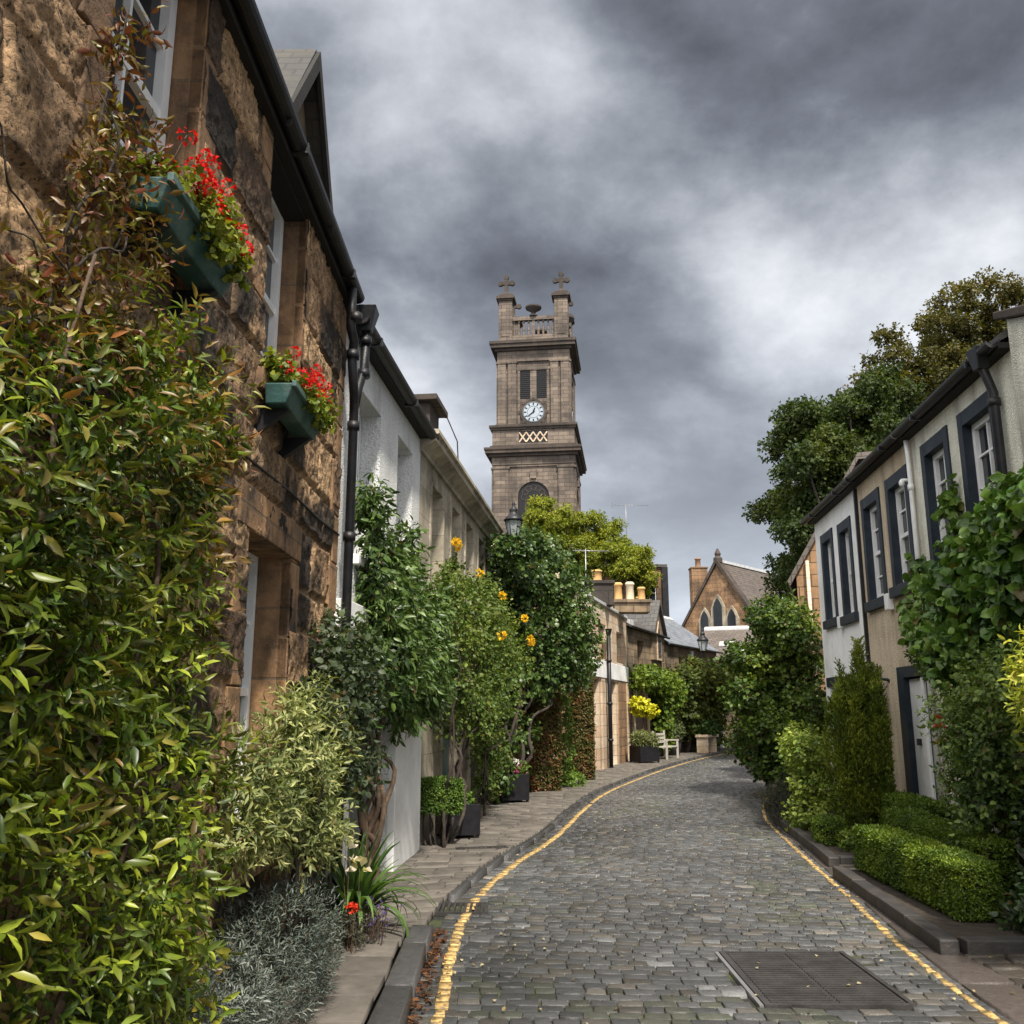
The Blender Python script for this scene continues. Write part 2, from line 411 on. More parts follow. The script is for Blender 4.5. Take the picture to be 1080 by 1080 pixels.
def strip(name, A, B, t0, t1, pitch, lr, gap, bev, drop, z, colfn, mat, jit=.004, tilt=.02, parent=None, warp=.02, hole=None, zf=None):
    """stones laid in rows between curves A (left) and B (right): one mesh, each stone a small pillow"""
    t, s = arc_table(A, B, t0, t1); rows = []; q = 0
    while q < s[-1]:
        w = pitch*random.uniform(.88, 1.12); rows.append((q, min(q+w, s[-1]))); q += w
    cells = []
    for (a, b) in rows:
        ta, tb = np.interp([a, b], s, t); La, Lb = spl(A, np.array([ta, tb])); Ra, Rb = spl(B, np.array([ta, tb]))
        W = np.hypot(*(Ra-La)); u = 0; u = -random.uniform(0, lr[0])*.7
        while u < W-.01:
            l = random.uniform(*lr); u0 = max(u, 0); u1 = min(u+l, W)
            if W-u1 < lr[0]*.4: u1 = W
            if u1-u0 > .03: cells.append((La, Ra, Lb, Rb, u0/W, u1/W, W, b-a))
            u = u1 if u1 == W else u+l
    n = len(cells); V = np.zeros((n, 12, 3)); col = np.zeros((n, 12, 3)); keep = np.ones(n, bool)
    for i, (La, Ra, Lb, Rb, u0, u1, W, h) in enumerate(cells):
        P = np.array([La+(Ra-La)*u0, La+(Ra-La)*u1, Lb+(Rb-Lb)*u1, Lb+(Rb-Lb)*u0])
        c = P.mean(0)
        if hole is not None and hole(c): keep[i] = False; continue
        wdt = (u1-u0)*W; P = P+np.random.uniform(-1, 1, (4, 2))*min(warp, .3*gap+.006)
        def sc_(m):
            D = P-c; k = np.array([1-2*m/wdt, 1-2*m/h]); ex = (P[1]-P[0]); ex /= np.hypot(*ex)+1e-9; ey = np.array([-ex[1], ex[0]])
            return c+np.outer(D@ex, ex)*k[0]+np.outer(D@ey, ey)*k[1]
        zz = (z if zf is None else z+zf(c))+random.gauss(0, jit); tx, ty = random.gauss(0, tilt), random.gauss(0, tilt)
        for r, (m, dz) in enumerate(((gap/2+bev, 0), (gap/2+bev*.25, -bev*.45), (gap/2, -drop))):
            Q = sc_(m); V[i, r*4:r*4+4, :2] = Q; V[i, r*4:r*4+4, 2] = zz+dz+((Q-c)@np.array([tx, ty]))
        col[i] = colfn(c)
    V = V[keep]; col = col[keep]; n = len(V)
    f = [[0, 1, 2, 3]]
    for r in (0, 4):
        for k in range(4): f.append([r+4+k, r+4+(k+1) % 4, r+(k+1) % 4, r+k])
    F = (np.arange(n)[:, None, None]*12+np.array(f)[None]).reshape(-1, 4)
    return np_mesh(name, V.reshape(-1, 3), F, mat, parent, col.reshape(-1, 3))
np.random.seed(3)

# lay a bed of dark moss and grit under the stones
def bed(name, A, B, t0, t1, z, mat, n=160):
    t = np.linspace(t0, t1, n); a = spl(A, t); b = spl(B, t)
    V = np.concatenate([np.c_[a, np.full(n, z)], np.c_[b, np.full(n, z)]]); i = np.arange(n-1)
    return np_mesh(name, V, np.stack([i, i+n, i+n+1, i+1], 1), mat)
def joint_mat():
    m, t, b, _ = new_mat('mossy_joint'); v = t.add('ShaderNodeTexCoord').outputs['Object']
    c = t.mix(t.ramp(t.noise(v, 1.6, 6, .65), [(.47, 0), (.62, 1)]), (.014, .013, .011), (.05, .065, .018))
    setb(t, b, Base_Color=c, Roughness=.95); bump(t, b, t.noise(v, 60, 4, .7), .8, .01); return m
M['joint'] = joint_mat()
NK = len(KL)-1
LW = np.array([(-1.62, -1), (-1.6, 2.5), (-1.55, 5.3), (-1.5, 7.0), (-1.45, 8.0), (-1.25, 10.3), (-.9, 13.2), (-.5, 16.8), (.35, 19.9), (1.8, 24.2), (3.75, 30.2), (6.0, 36.0), (9.2, 41.6), (13, 49.5)])
struct(bed('road_bed', KL, KR, 0, NK, -.018, M['joint']))
struct(bed('pavement_bed', LW, KL, 0, NK, -.024, M['joint']))
MH = (1.82, 6.13, .42, .58)            # iron cover centre x,y and half sizes
def mh_hole(c): return abs(c[0]-MH[0]) < MH[2]+.05 and abs(c[1]-MH[1]) < MH[3]+.03
def drain_hole(c): return abs(c[0]+.42) < .2 and abs(c[1]-8.15) < .22
def sett_col(c):
    k = fbm(np.array([[c[0]*.8, c[1]*.5]]), 3, 5)[0]
    r = random.random(); b = (.070+.075*(k-.5))*random.uniform(.65, 1.35)
    if r < .035: b *= 1.9
    if fbm(np.array([[c[0]*1.3+7, c[1]*.9]]), 3, 15)[0] > .62 and random.random() < .4: return b*np.array([.88, .93, .74])
    tint = np.array([.97, .99, 1.02]) if random.random() < .75 else np.array([1.08, .99, .88])
    return b*tint
road = strip('road', KL, shift(KR, KL, KR, -.0), 0, NK, .102, (.10, .195), .008, .0045, .03, 0, sett_col, M['sett'], .0018, .012,
             hole=lambda c: mh_hole(c) or drain_hole(c), warp=.008)
struct(road, label='worn grey stone setts of the curving lane')
def pave_col(c):
    b = random.uniform(.7, 1.25)*(.8+.5*fbm(np.array([[c[0], c[1]]]), 3, 8)[0]); return b*np.array([.105, .094, .081])
KIN = shift(KL, KL, KR, -.17)
# flagstones near, small paviors further on
struct(strip('flagstone_pavement', LW, shift(KL, KL, KR, -.19), 0, 3.1, .42, (.7, 1.4), .012, .006, .04, .088, pave_col, M['pavestone'], .002, .003), label='flagstone pavement along the left houses')
def zpav(c): return .03 if c[1] < 9.5 else .05
struct(strip('brick_pavement', LW, shift(KL, KL, KR, -.10), 3.1, NK, .17, (.26, .40), .017, .005, .05, 0.03, pave_col, M['pavestone'], .0015, .003, zf=lambda c: max(0, min(.022, (c[1]-9)*.02))), label='small brown pavior pavement')
def kerb_col(c): return random.uniform(.75, 1.3)*np.array([.05, .049, .05])
struct(strip('kerb', KIN, KL, 0, 3.05, .9, (2, 3), .008, .012, .16, .10, kerb_col, M['sett'], .001, .002, warp=.003), label='dark stone kerb')
struct(strip('kerb', shift(KL, KL, KR, -.08), KL, 3.95, NK, .8, (2, 3), .008, .012, .16, .055, kerb_col, M['sett'], .001, .002, warp=.003), label='far curving stone kerb')
# the channel on the right, worn dark stone slabs
KR2 = shift(KR, KL, KR, .36)
struct(strip('gutter_channel', KR, KR2, 0, NK, .85, (2, 3), .010, .008, .05, .004, lambda c: random.uniform(.75, 1.3)*np.array([.07, .058, .052]), M['sett'], .002, .004), label='smooth channel stones')
drive = np.array([(2.98, -1), (2.98, 2.5), (3.0, 5.2), (3.0, 6.62)]); drive2 = np.array([(6.5, -1), (6.5, 2.5), (6.5, 5.2), (6.5, 6.62)])
struct(bed('driveway_bed', drive, drive2, 0, 3, -.01, M['joint'], 20))
struct(strip('driveway', drive, drive2, 0, 3, .17, (.2, .42), .016, .012, .05, .02, lambda c: random.uniform(.6, 1.4)*np.array([.062, .052, .043]), M['sett'], .006, .02), label='dark setts of the driveway')
gap1 = np.array([(3.3, 9.55), (3.42, 10.25)]); gap2 = np.array([(3.84, 9.55), (3.9, 10.25)])
struct(strip('garden_path', gap1, gap2, 0, 1, .17, (.2, .4), .014, .012, .05, .03, lambda c: random.uniform(.6, 1.4)*np.array([.07, .058, .048]), M['sett'], .005, .02))

# yellow lines, painted over the stones, broken and worn
def yellow_line(name, K, off, w, t0, t1, label):
    t, s = arc_table(K, K, t0, t1); q = 0; V = []; F = []; col = []
    near = True
    while q < s[-1]-.05:
        l = random.uniform(.10, .16); ta, tb = np.interp([q+.004, q+l-.004], s, t)
        if random.random() > .05:
            A0, B0_ = spl(shift(K, KL, KR, off), np.array([ta, tb])); A1, B1_ = spl(shift(K, KL, KR, off+w), np.array([ta, tb]))
            j = [np.random.uniform(-.014, .014) for _ in range(4)]; k = random.uniform(.6, 1.15)
            ex = (A1-A0)/w
            P = [A0+ex*j[0], A1+ex*j[1], B1_+ex*j[2], B0_+ex*j[3]]
            i = len(V); V += [(*p, .0042+random.uniform(0, .001)) for p in P]
            V += [(*p, -.004) for p in P]
            F += [(i, i+1, i+2, i+3)]+[(i+4+a, i+4+(a+1) % 4, i+(a+1) % 4, i+a) for a in range(4)]
            col += [np.array([.62, .41, .14])*k]*8
        q += l
    o = np_mesh(name, np.array(V), np.array(F), M['yellow'], None, np.array(col)); o['kind'] = 'structure'; o['label'] = label; return o
yellow_line('road_marking', KL, .12, .07, 0, 12, 'yellow line along the left kerb')
yellow_line('road_marking', KR, -.10, .045, 0, 9, 'yellow line along the right channel')

# raised planting beds on the right and their kerbs
def raised_bed(pts, z, label):
    b = MB().slab(pts, -.05, z).build('planting_bed', M['soil']); struct(b, label=label); return b
raised_bed([(3.0, 6.75), (4.62, 6.75), (4.88, 9.5), (3.30, 9.5)], .085, 'dark soil bed under the box hedges')
raised_bed([(3.85, 9.45), (4.9, 9.45), (4.95, 10.35), (3.9, 10.35)], .095, 'dark soil at the end of the garden path')
raised_bed([(3.45, 10.3), (4.9, 10.3), (5.4, 16.2), (4.5, 16.4), (3.72, 12.6)], .08, 'dark soil bed under the yew')
raised_bed([(4.55, 16.4), (5.45, 16.2), (7.2, 20), (10.5, 30), (9.0, 30), (5.75, 20.2)], .07, 'soil bed by the far bend')
def kerb_run(pts, w, z, label):
    b = MB()
    for (x0, y0), (x1, y1) in zip(pts, pts[1:]):
        f = Fr((x0, y0), (x1, y1), 1); n = max(1, round(f.L/.8)); l = f.L/n
        for i in range(n): b.box(f, i*l+.004, (i+1)*l-.004, 0, w, -.06, z+random.uniform(-.004, .004))
    o = b.build('kerb', M['kerb'], None, .012); struct(o, label=label)
kerb_run([(2.86, 6.62), (3.16, 9.62)], .13, .105, 'raised kerb before the box hedges')
kerb_run([(6.4, 6.58), (3.03, 6.60)], .13, .10, 'raised kerb beside the driveway')
kerb_run([(3.30, 10.15), (3.46, 11.2), (3.78, 13.8), (4.3, 16.4)], .12, .11, 'low kerb before the yew')
kerb_run([(4.9, 10.2), (3.42, 10.14)], .12, .11, 'low kerb at the garden path')

# ---------------------------------------------------------------- walls, windows, roofs
def facade(parent, fr, s0, s1, z0, z1, holes, depth, mat, name='wall', off=0.0):
    """plane front with rectangular openings and their reveals"""
    b = MB(); S = sorted({s0, s1, *[h[0] for h in holes], *[h[1] for h in holes]}); Z = sorted({z0, z1, *[h[2] for h in holes], *[h[3] for h in holes]})
    for a0, a1 in zip(S, S[1:]):
        for c0, c1 in zip(Z, Z[1:]):
            m, k = (a0+a1)/2, (c0+c1)/2
            if any(h[0] < m < h[1] and h[2] < k < h[3] for h in holes): continue
            b.poly([fr(a0, off, c0), fr(a1, off, c0), fr(a1, off, c1), fr(a0, off, c1)])
    for (a0, a1, c0, c1) in [h[:4] for h in holes]:
        for p, q in (((a0, c0), (a0, c1)), ((a1, c1), (a1, c0)), ((a0, c1), (a1, c1)), ((a1, c0), (a0, c0))):
            b.poly([fr(p[0], off, p[1]), fr(q[0], off, q[1]), fr(q[0], off-depth, q[1]), fr(p[0], off-depth, p[1])])
    for a0, a1 in ((s0, s1),):   # body behind: ends, top and back
        e = .004
        b.poly([fr(a0+e, off, z0), fr(a0+e, off, z1), fr(a0+e, off-5, z1), fr(a0+e, off-5, z0)])
        b.poly([fr(a1-e, off, z0), fr(a1-e, off, z1), fr(a1-e, off-5, z1), fr(a1-e, off-5, z0)])
        b.poly([fr(a0, off-5, z0), fr(a1, off-5, z0), fr(a1, off-5, z1), fr(a0, off-5, z1)])
    return b.build(name, mat, parent)
def masonry(parent, fr, s0, s1, z0, z1, holes, res, course, blen, cols, mat, seed=1, relief=.012, joint=.012, mort=(.30, .2, .12), name='wall', gable=None, soot=.5, vres=None):
    """squared rubble as a real relief, each block with its own face and colour"""
    rg = np.random.default_rng(seed)
    S = np.unique(np.round(np.concatenate([np.arange(s0, s1, res), [s1], *[[h[0], h[1]] for h in holes]]), 4))
    Z = np.unique(np.round(np.concatenate([np.arange(z0, z1, vres or res), [z1], *[[h[2], h[3]] for h in holes]]), 4))
    A, B = np.meshgrid(S, Z, indexing='ij'); n, m = A.shape
    a = A.ravel(); z = B.ravel(); P2 = np.stack([a, z], 1)
    wa = a+.03*(fbm(P2*4, 3, seed)-.5); wz = z+.035*(fbm(P2*3.1+9, 3, seed+3)-.5)
    zc = [z0-.3]
    while zc[-1] < z1+.3: zc.append(zc[-1]+rg.uniform(*course))
    zc = np.array(zc); ci = np.clip(np.searchsorted(zc, wz)-1, 0, len(zc)-2)
    dist = np.minimum(wz-zc[ci], zc[ci+1]-wz); bid = np.zeros(len(a), int)
    for c in range(len(zc)-1):
        mk = ci == c
        if not mk.any(): continue
        h = zc[c+1]-zc[c]; sp_ = [s0-1-rg.random()]
        while sp_[-1] < s1+1: sp_.append(sp_[-1]+rg.uniform(*blen))
        sp_ = np.array(sp_); k = np.clip(np.searchsorted(sp_, wa[mk])-1, 0, len(sp_)-2)
        dist[mk] = np.minimum(dist[mk], np.minimum(wa[mk]-sp_[k], sp_[k+1]-wa[mk])); bid[mk] = c*1000+k
    ub, inv = np.unique(bid, return_inverse=True); rb = rg.random((len(ub), 4))[inv]
    e = sstep(joint*.5, joint*1.9, dist+.004*(vnoise(P2*40, seed)-.5))
    rock = fbm(P2*np.array([7, 9]), 5, seed+5, .6)-.5
    h = e*(relief+.024*(rb[:, 0]-.5)+.036*rock+.022*(fbm(P2*np.array([28, 20]), 3, seed+15, .6)-.5))-.008
    cols = np.array(cols); ns = len(cols); k = (rb[:, 1]*.8+.35*(fbm(P2*1.4, 3, seed+8)-.2))*(ns-1); k = np.clip(k, 0, ns-1.001); ki = k.astype(int); kf = (k-ki)[:, None]
    col = cols[ki]*(1-kf)+cols[ki+1]*kf
    col = col*(.25+1.5*fbm(P2*np.array([13, 19]), 5, seed+4, .65))[:, None]*(.8+.4*rb[:, 2])[:, None]
    st = sstep(.5, .66, fbm(P2*np.array([1.5, .9])+3, 5, seed+11, .62)*.75+.25*rb[:, 3])*soot*2
    st = np.clip(st, 0, .93)[:, None]; col = col*(1-st)+np.array([.022, .019, .017])*st
    mc = np.array(mort)*(.7+.6*vnoise(P2*30, seed))[:, None]*(1-st*.5); e3 = e[:, None]; col = col*e3+mc*(1-e3)
    V = fr.np(a, h, z); idx = np.arange(n*m).reshape(n, m)
    ca = (A[:-1, :-1]+A[1:, 1:])/2; cz = (B[:-1, :-1]+B[1:, 1:])/2; ok = np.ones(ca.shape, bool)
    for q in holes: ok &= ~((ca > q[0]) & (ca < q[1]) & (cz > q[2]) & (cz < q[3]))
    if gable is not None: ok &= gable(ca, cz)
    F = np.stack([idx[:-1, :-1], idx[1:, :-1], idx[1:, 1:], idx[:-1, 1:]], -1)[ok]
    return np_mesh(name, V, F, mat, parent, col, smooth=True)
def roof(parent, fr, s0, s1, ze, depth, rise, mat, ov=.12, th=.07, name='roof'):
    b = MB(); r = -depth/2
    b.prism(fr, [(ov, ze), (r, ze+rise), (-depth-ov, ze), (-depth-ov, ze+th), (r, ze+rise+th), (ov, ze+th)], s0, s1)
    o = b.build(name, mat, parent)
    return o
def ridge(parent, fr, s0, s1, z, depth):
    return MB().prism(fr, [(-depth/2-.1, z-.04), (-depth/2+.1, z-.04), (-depth/2, z+.09)], s0, s1).build('ridge', M['lead'], parent)
def gable_ends(parent, fr, s0, s1, ze, depth, rise, mat, th=.25):
    for a, c in ((s0+.01, s0+th), (s1-th, s1-.01)):
        MB().prism(fr, [(-.01, ze-.01), (-depth/2, ze+rise-.01), (-depth+.01, ze-.01)], a, c).build('gable', mat, parent)
def sash(parent, fr, s0, s1, z0, z1, off, rows=2, cols=2, mat='white', fw=.05, sub=True, half=False):
    b = MB(); d = .06
    b.box(fr, s0, s0+fw, off-d, off, z0, z1); b.box(fr, s1-fw, s1, off-d, off, z0, z1)
    b.box(fr, s0+fw, s1-fw, off-d, off-.002, z0, z0+fw*1.3); b.box(fr, s0+fw, s1-fw, off-d, off-.002, z1-fw, z1)
    zm = (z0+z1)/2; b.box(fr, s0+fw, s1-fw, off-d, off-.008, zm-.025, zm+.025)
    for i in range(1, cols):
        x = s0+(s1-s0)*i/cols; b.box(fr, x-.011, x+.011, off-d+.01, off-.015, z0+fw*1.3, zm-.025); b.box(fr, x-.011, x+.011, off-d+.01, off-.012, zm+.025, z1-fw)
    for lo, hi in ((z0, zm), (zm, z1)):
        for i in range(1, rows):
            z = lo+(hi-lo)*i/rows; b.box(fr, s0+fw, s1-fw, off-d+.012, off-.019, z-.011, z+.011)
    w = b.build('window', M[mat], parent)
    if sub: MB().box(fr, s0+.01, s1-.01, off-d+.006, off-d+.014, z0+.01, z1-.01).build('pane', M['glass'], w)
    return w
def panel_door(parent, fr, s0, s1, z0, z1, off, mat, boards=5, handle=True):
    b = MB(); w = (s1-s0)/boards
    for i in range(boards): b.box(fr, s0+i*w+.004, s0+(i+1)*w-.004, off-.05, off, z0+.02, z1)
    b.box(fr, s0, s1, off-.06, off-.008, z0, z1)
    d = b.build('door', M[mat], parent)
    if handle: MB().box(fr, s0+.08, s0+.11, off, off+.05, z0+.95, z0+1.12).build('handle', M['iron'], d, .005)
    return d
def gutter(parent, fr, s0, s1, z, o, r=.06):
    b = MB(); n = 8
    prof = [(o+r*math.cos(a), z+r*math.sin(a)) for a in [math.pi+math.pi*k/n for k in range(n+1)]]+[(o+r*.8, z), (o+r*.8*math.cos(-.6), z-r*.4), (o, z-r*.8), (o-r*.8, z-.2*r)]
    prof = prof[:n+1]+[(o+r*.82, z), (o, z-.6*r), (o-r*.82, z)]
    b.prism(fr, prof, s0, s1)
    k = s0+.5
    while k < s1:
        b.box(fr, k-.02, k+.02, o-r*1.15, o+r*1.1, z-r*1.12, z+.004); k += 1.7
    return b.build('gutter', M['iron'], parent)
def collar_pipe(name, label, pts, r, mat, collars, group=None, hopper=None):
    p0 = Vector(pts[-1]); t = thing(name, label, 'drainpipe', p0, group)
    MB().tube(pts, r, 12).build('pipe', mat, t)
    for c in collars: MB().tube([Vector(c)-Vector((0, 0, .035)), Vector(c)+Vector((0, 0, .035))], r*1.35, 12).build('collar', mat, t)
    if hopper is not None:
        b = MB(); f = Fr((hopper[0], hopper[1]), (hopper[0], hopper[1]+1), 1); z = hopper[2]
        b.hexa([f(a, o, z-.12) for a, o in ((-.05, -.05), (.05, -.05), (.05, .05), (-.05, .05))]+[f(a, o, z+.1) for a, o in ((-.11, -.08), (.11, -.08), (.11, .1), (-.11, .1))])
        b.build('hopper', mat, t, .008)
    return t

A = [(-1.5, -1.0), (-1.45, 7.4), (-1.13, 10.95), (-.40, 17.3), (1.33, 22), (3.74, 30.3), (5.85, 35.5), (9, 41)]
FA = [Fr(a, b, 1) for a, b in zip(A, A[1:])]
FB = Fr((4.2, 3.24), (5.7, 18.24), -1)

# --- the near house of brown rubble
f0 = FA[0]
h0 = thing('stone_house', 'tall dark brown rubble stone house with black eaves and geranium boxes', 'house', f0(4, -2, 0))
W1 = (3.92, 4.80, 3.56, 4.96); W2 = (5.98, 6.92, 3.5, 5.02); W3 = (5.98, 6.95, .85, 2.58)
pal = [(.06, .04, .028), (.17, .11, .07), (.38, .25, .15), (.56, .39, .23), (.27, .18, .11), (.46, .36, .26)]
masonry(h0, f0, .6, 8.4, -.1, 5.1, [W1, W2, W3], .0125, (.24, .44), (.35, 1.0), pal, M['rubble'], 4, mort=(.52, .36, .23), soot=.62, relief=.030, joint=.018)
for (a0, a1, c0, c1) in (W1, W2, W3):   # reveals
    b = MB()
    for x in (a0, a1): b.poly([fr_ for fr_ in (f0(x, .012, c0), f0(x, .012, c1), f0(x, -.26, c1), f0(x, -.26, c0))])
    b.poly([f0(a0, .012, c1), f0(a1, .012, c1), f0(a1, -.26, c1), f0(a0, -.26, c1)])
    b.build('reveal', M['ashlar_warm'], h0)
def dressed(parent, fr, a0, a1, c0, c1, mat, w=.17, o=.02, lint=True):
    b = MB(); z = c0; k = 0
    for x0, x1 in ((a0-w, a0), (a1, a1+w)):
        z = c0; k = 0
        while z < c1-.01:
            zz = min(z+random.uniform(.32, .5), c1); e = .05*(k % 2); 
            b.box(fr, x0-(e if x0 < a0 else 0), x1+(e if x0 >= a1 else 0), -.05, o+random.uniform(-.004, .004), z+.004, zz-.004); z = zz; k += 1
    if lint: b.box(fr, a0-w-.05, a1+w+.05, -.05, o+.006, c1+.003, c1+.24)
    b.box(fr, a0-w*.6, a1+w*.6, -.2, o+.05, c0-.13, c0-.003)
    return b.build('window_surround', mat, parent, .008)
for w_ in (W1, W2, W3): dressed(h0, f0, *w_, M['ashlar_warm'], lint=w_ is W3)
sash(h0, f0, W1[0]+.02, W1[1]-.01, W1[2], W1[3], -.13, 2, 2, fw=.075)
sash(h0, f0, W2[0]+.02, W2[1]-.01, W2[2], W2[3], -.15, 2, 2, fw=.07)
sash(h0, f0, W3[0]+.02, W3[1]-.01, W3[2], W3[3], -.20, 2, 2, fw=.04)
b = MB(); b.box(f0, .6, 8.36, -5, .0, 4.98, 5.06); b.box(f0, .6, 8.36, .0, .07, 5.0, 5.05); b.build('eaves_board', M['soffit'], h0)
b = MB(); b.box(f0, .6, 8.4, -5, -4.8, 0, 5); b.box(f0, 8.2, 8.395, -4.8, -.05, 0, 5.0); b.box(f0, .6, .8, -4.8, -.05, 0, 5.0); b.build('back_wall', M['cottage'], h0)
roof(h0, f0, .6, 8.42, 5.06, 5.0, 2.0, M['slate'], .07); gable_ends(h0, f0, .6, 8.4, 5.06, 5, 2.0, M['cottage'])
gutter(h0, f0, .6, 8.40, 5.10, .115, .06)
# quoin strip at the far corner
b = MB(); z = -.05; k = 0
while z < 4.95:
    zz = min(z+random.uniform(.3, .42), 4.97); b.box(f0, 8.4-(.30 if k % 2 else .2), 8.404, -.1, .03+random.uniform(-.004, .004), z+.004, zz-.004); z = zz; k += 1
b.build('quoin', M['ashlar_warm'], h0, .012)
# dormer over the second window
dz0, dzt, dm, dw = 5.02, 6.0, 6.5, .62
dr = thing('tmp', '', 'x', (0, 0, 0)); bpy.data.objects.remove(dr)
b = MB(); b.plate(f0, [(dm-dw+.04, dz0), (dm+dw-.04, dz0), (dm+dw-.04, dz0+.18), (dm, dzt-.06), (dm-dw+.04, dz0+.18)], -.22, .012)
dg = b.build('dormer', M['cottage'], h0)
b = MB()
for sg in (-1, 1):
    e = dm+sg*dw; q = [(dm, dzt+.04), (e, dz0+.14), (e, dz0+.06), (dm, dzt-.06)]
    b.plate(f0, q, -2.4, .12)
b.build('dormer_roof', M['slate_dark'], dg)
b = MB()
for sg in (-1, 1):
    e = dm+sg*(dw+.02); q = [(dm, dzt+.02), (e, dz0+.12), (e, dz0-.02), (dm, dzt-.13)]
    b.plate(f0, q, .122, .15)
b.build('bargeboard', M['soffit'], dg)

# --- white harled house
f1 = FA[1]
h1 = thing('white_house', 'white roughcast house with deep windows beside the brown stone house', 'house', f1(1.8, -2, 0))
H1 = [(.62, 1.46, 2.95, 4.5), (2.28, 3.1, 2.95, 4.56), (.5, 2.26, -.1, 2.25), (3.0, 3.05, 0, .01)][:3]
facade(h1, f1, .0, 3.66, -.1, 4.88, H1, .27, M['white_harl'])
for q in H1[:2]:
    sash(h1, f1, q[0]+.01, q[1]-.01, q[2], q[3], -.2, 2, 2)
    MB().box(f1, q[0]-.05, q[1]+.05, -.18, .06, q[2]-.09, q[2]-.002).build('sill', M['rend_white'], h1, .008)
panel_door(h1, f1, .5, 1.36, -.08, 2.25, -.2, 'grey_door', 4); panel_door(h1, f1, 1.37, 2.25, -.08, 2.25, -.2, 'grey_door', 4)
MB().box(f1, .08, .5, -.1, .07, -.1, 2.27).build('pillar', M['rend_white'], h1, .01); MB().box(f1, 2.262, 3.655, -.1, .07, -.1, 2.27).build('pillar', M['rend_white'], h1, .01); MB().box(f1, .08, 3.655, -.1, .085, 2.272, 2.5).build('lintel', M['rend_white'], h1, .01)
b = MB(); b.box(f1, .01, 3.7, -4.9, .1, 4.882, 4.93); b.build('eaves_board', M['soffit'], h1)
roof(h1, f1, .01, 3.7, 4.94, 5.0, 1.7, M['slate'], .12); gable_ends(h1, f1, .01, 3.69, 4.93, 5, 1.7, M['white_harl'])
gutter(h1, f1, .02, 3.66, 4.93, .15, .065)

# --- cream ashlar house with cornice and parapet
f2 = FA[2]
h2 = thing('cream_stone_house', 'cream sandstone house with moulded cornice and low parapet', 'house', f2(3, -2, 0))
H2 = [(.72, 1.5, 3.05, 4.5), (2.15, 2.88, 3.05, 4.54), (3.42, 4.15, 3.05, 4.56), (4.75, 5.5, 3.05, 4.56), (1.75, 3.35, 0, 2.15), (4.2, 5.6, 0, 2.15)]
facade(h2, f2, 0, 6.38, -.1, 4.72, H2, .26, M['cream'])
for q in H2[:4]:
    sash(h2, f2, q[0]+.01, q[1]-.01, q[2], q[3], -.2, 2, 2)
    b = MB(); b.box(f2, q[0]-.1, q[0]-.003, -.05, .018, q[2], q[3]+.02); b.box(f2, q[1]+.003, q[1]+.1, -.05, .018, q[2], q[3]+.02)
    b.box(f2, q[0]-.14, q[1]+.14, -.1, .07, q[2]-.13, q[2]-.002); b.build('window_surround', M['cream'], h2, .006)
panel_door(h2, f2, 1.76, 3.34, -.03, 2.14, -.2, 'teal_door', 8); panel_door(h2, f2, 4.21, 5.59, -.03, 2.14, -.2, 'teal_door', 8)
b = MB(); b.prism(f2, [(-.1, 4.722), (.04, 4.722), (.06, 4.78), (.16, 4.84), (.2, 4.86), (.2, 4.93), (.24, 4.95), (.24, 5.0), (-.1, 5.03)], -.05, 6.42)
b.build('cornice', M['cream'], h2)
b = MB(); b.box(f2, .0, 6.36, -.3, -.02, 5.031, 5.26); b.box(f2, .0, 1.1, -.33, .005, 5.03, 5.30); b.box(f2, 2.7, 3.6, -.33, .005, 5.03, 5.34); b.box(f2, 5.3, 6.36, -.33, .005, 5.03, 5.32)
b.build('parapet', M['cream'], h2, .01)
b = MB(); b.box(f2, -.14, .42, -1.0, .14, 5.0, 5.32); b.box(f2, -.24, .52, -1.1, .24, 5.322, 5.40); b.build('gable_head', M['tower_dark'], h2, .01)
roof(h2, f2, 0, 6.36, 4.95, 5.0, 1.0, M['slate'], -.35); gable_ends(h2, f2, 0, 6.36, 4.95, 5, 1.0, M['cream'])
MB().tube([f2(.3, -.05, 5.33), f2(1.2, .1, 5.55), f2(1.9, .12, 5.42), f2(2.1, .1, 5.2)], .009, 6).build('wire', M['iron'], h2)

# --- house under the climbers
f3 = FA[3]
h3 = thing('climber_covered_house', 'low sandstone house almost hidden by tall climbers behind the lantern', 'house', f3(2.5, -2, 0))
H3 = [(1.0, 1.8, 2.8, 3.9), (3.3, 4.1, 2.8, 3.9), (.4, 1.55, 0, 2.1), (3.2, 4.2, 0, 2.1)]
facade(h3, f3, 0, 5.0, -.1, 4.3, H3, .25, M['tan'])
for q in H3[:2]: sash(h3, f3, q[0]+.01, q[1]-.01, q[2], q[3], -.18)
panel_door(h3, f3, .41, 1.54, -.03, 2.09, -.18, 'teal_door', 5); panel_door(h3, f3, 3.21, 4.19, -.03, 2.09, -.18, 'brown_door', 5)
roof(h3, f3, 0, 5.0, 4.3, 5.0, 1.1, M['slate'], .12); gable_ends(h3, f3, 0, 5, 4.3, 5, 1.1, M['tan'])
gutter(h3, f3, 0, 5, 4.33, .15)

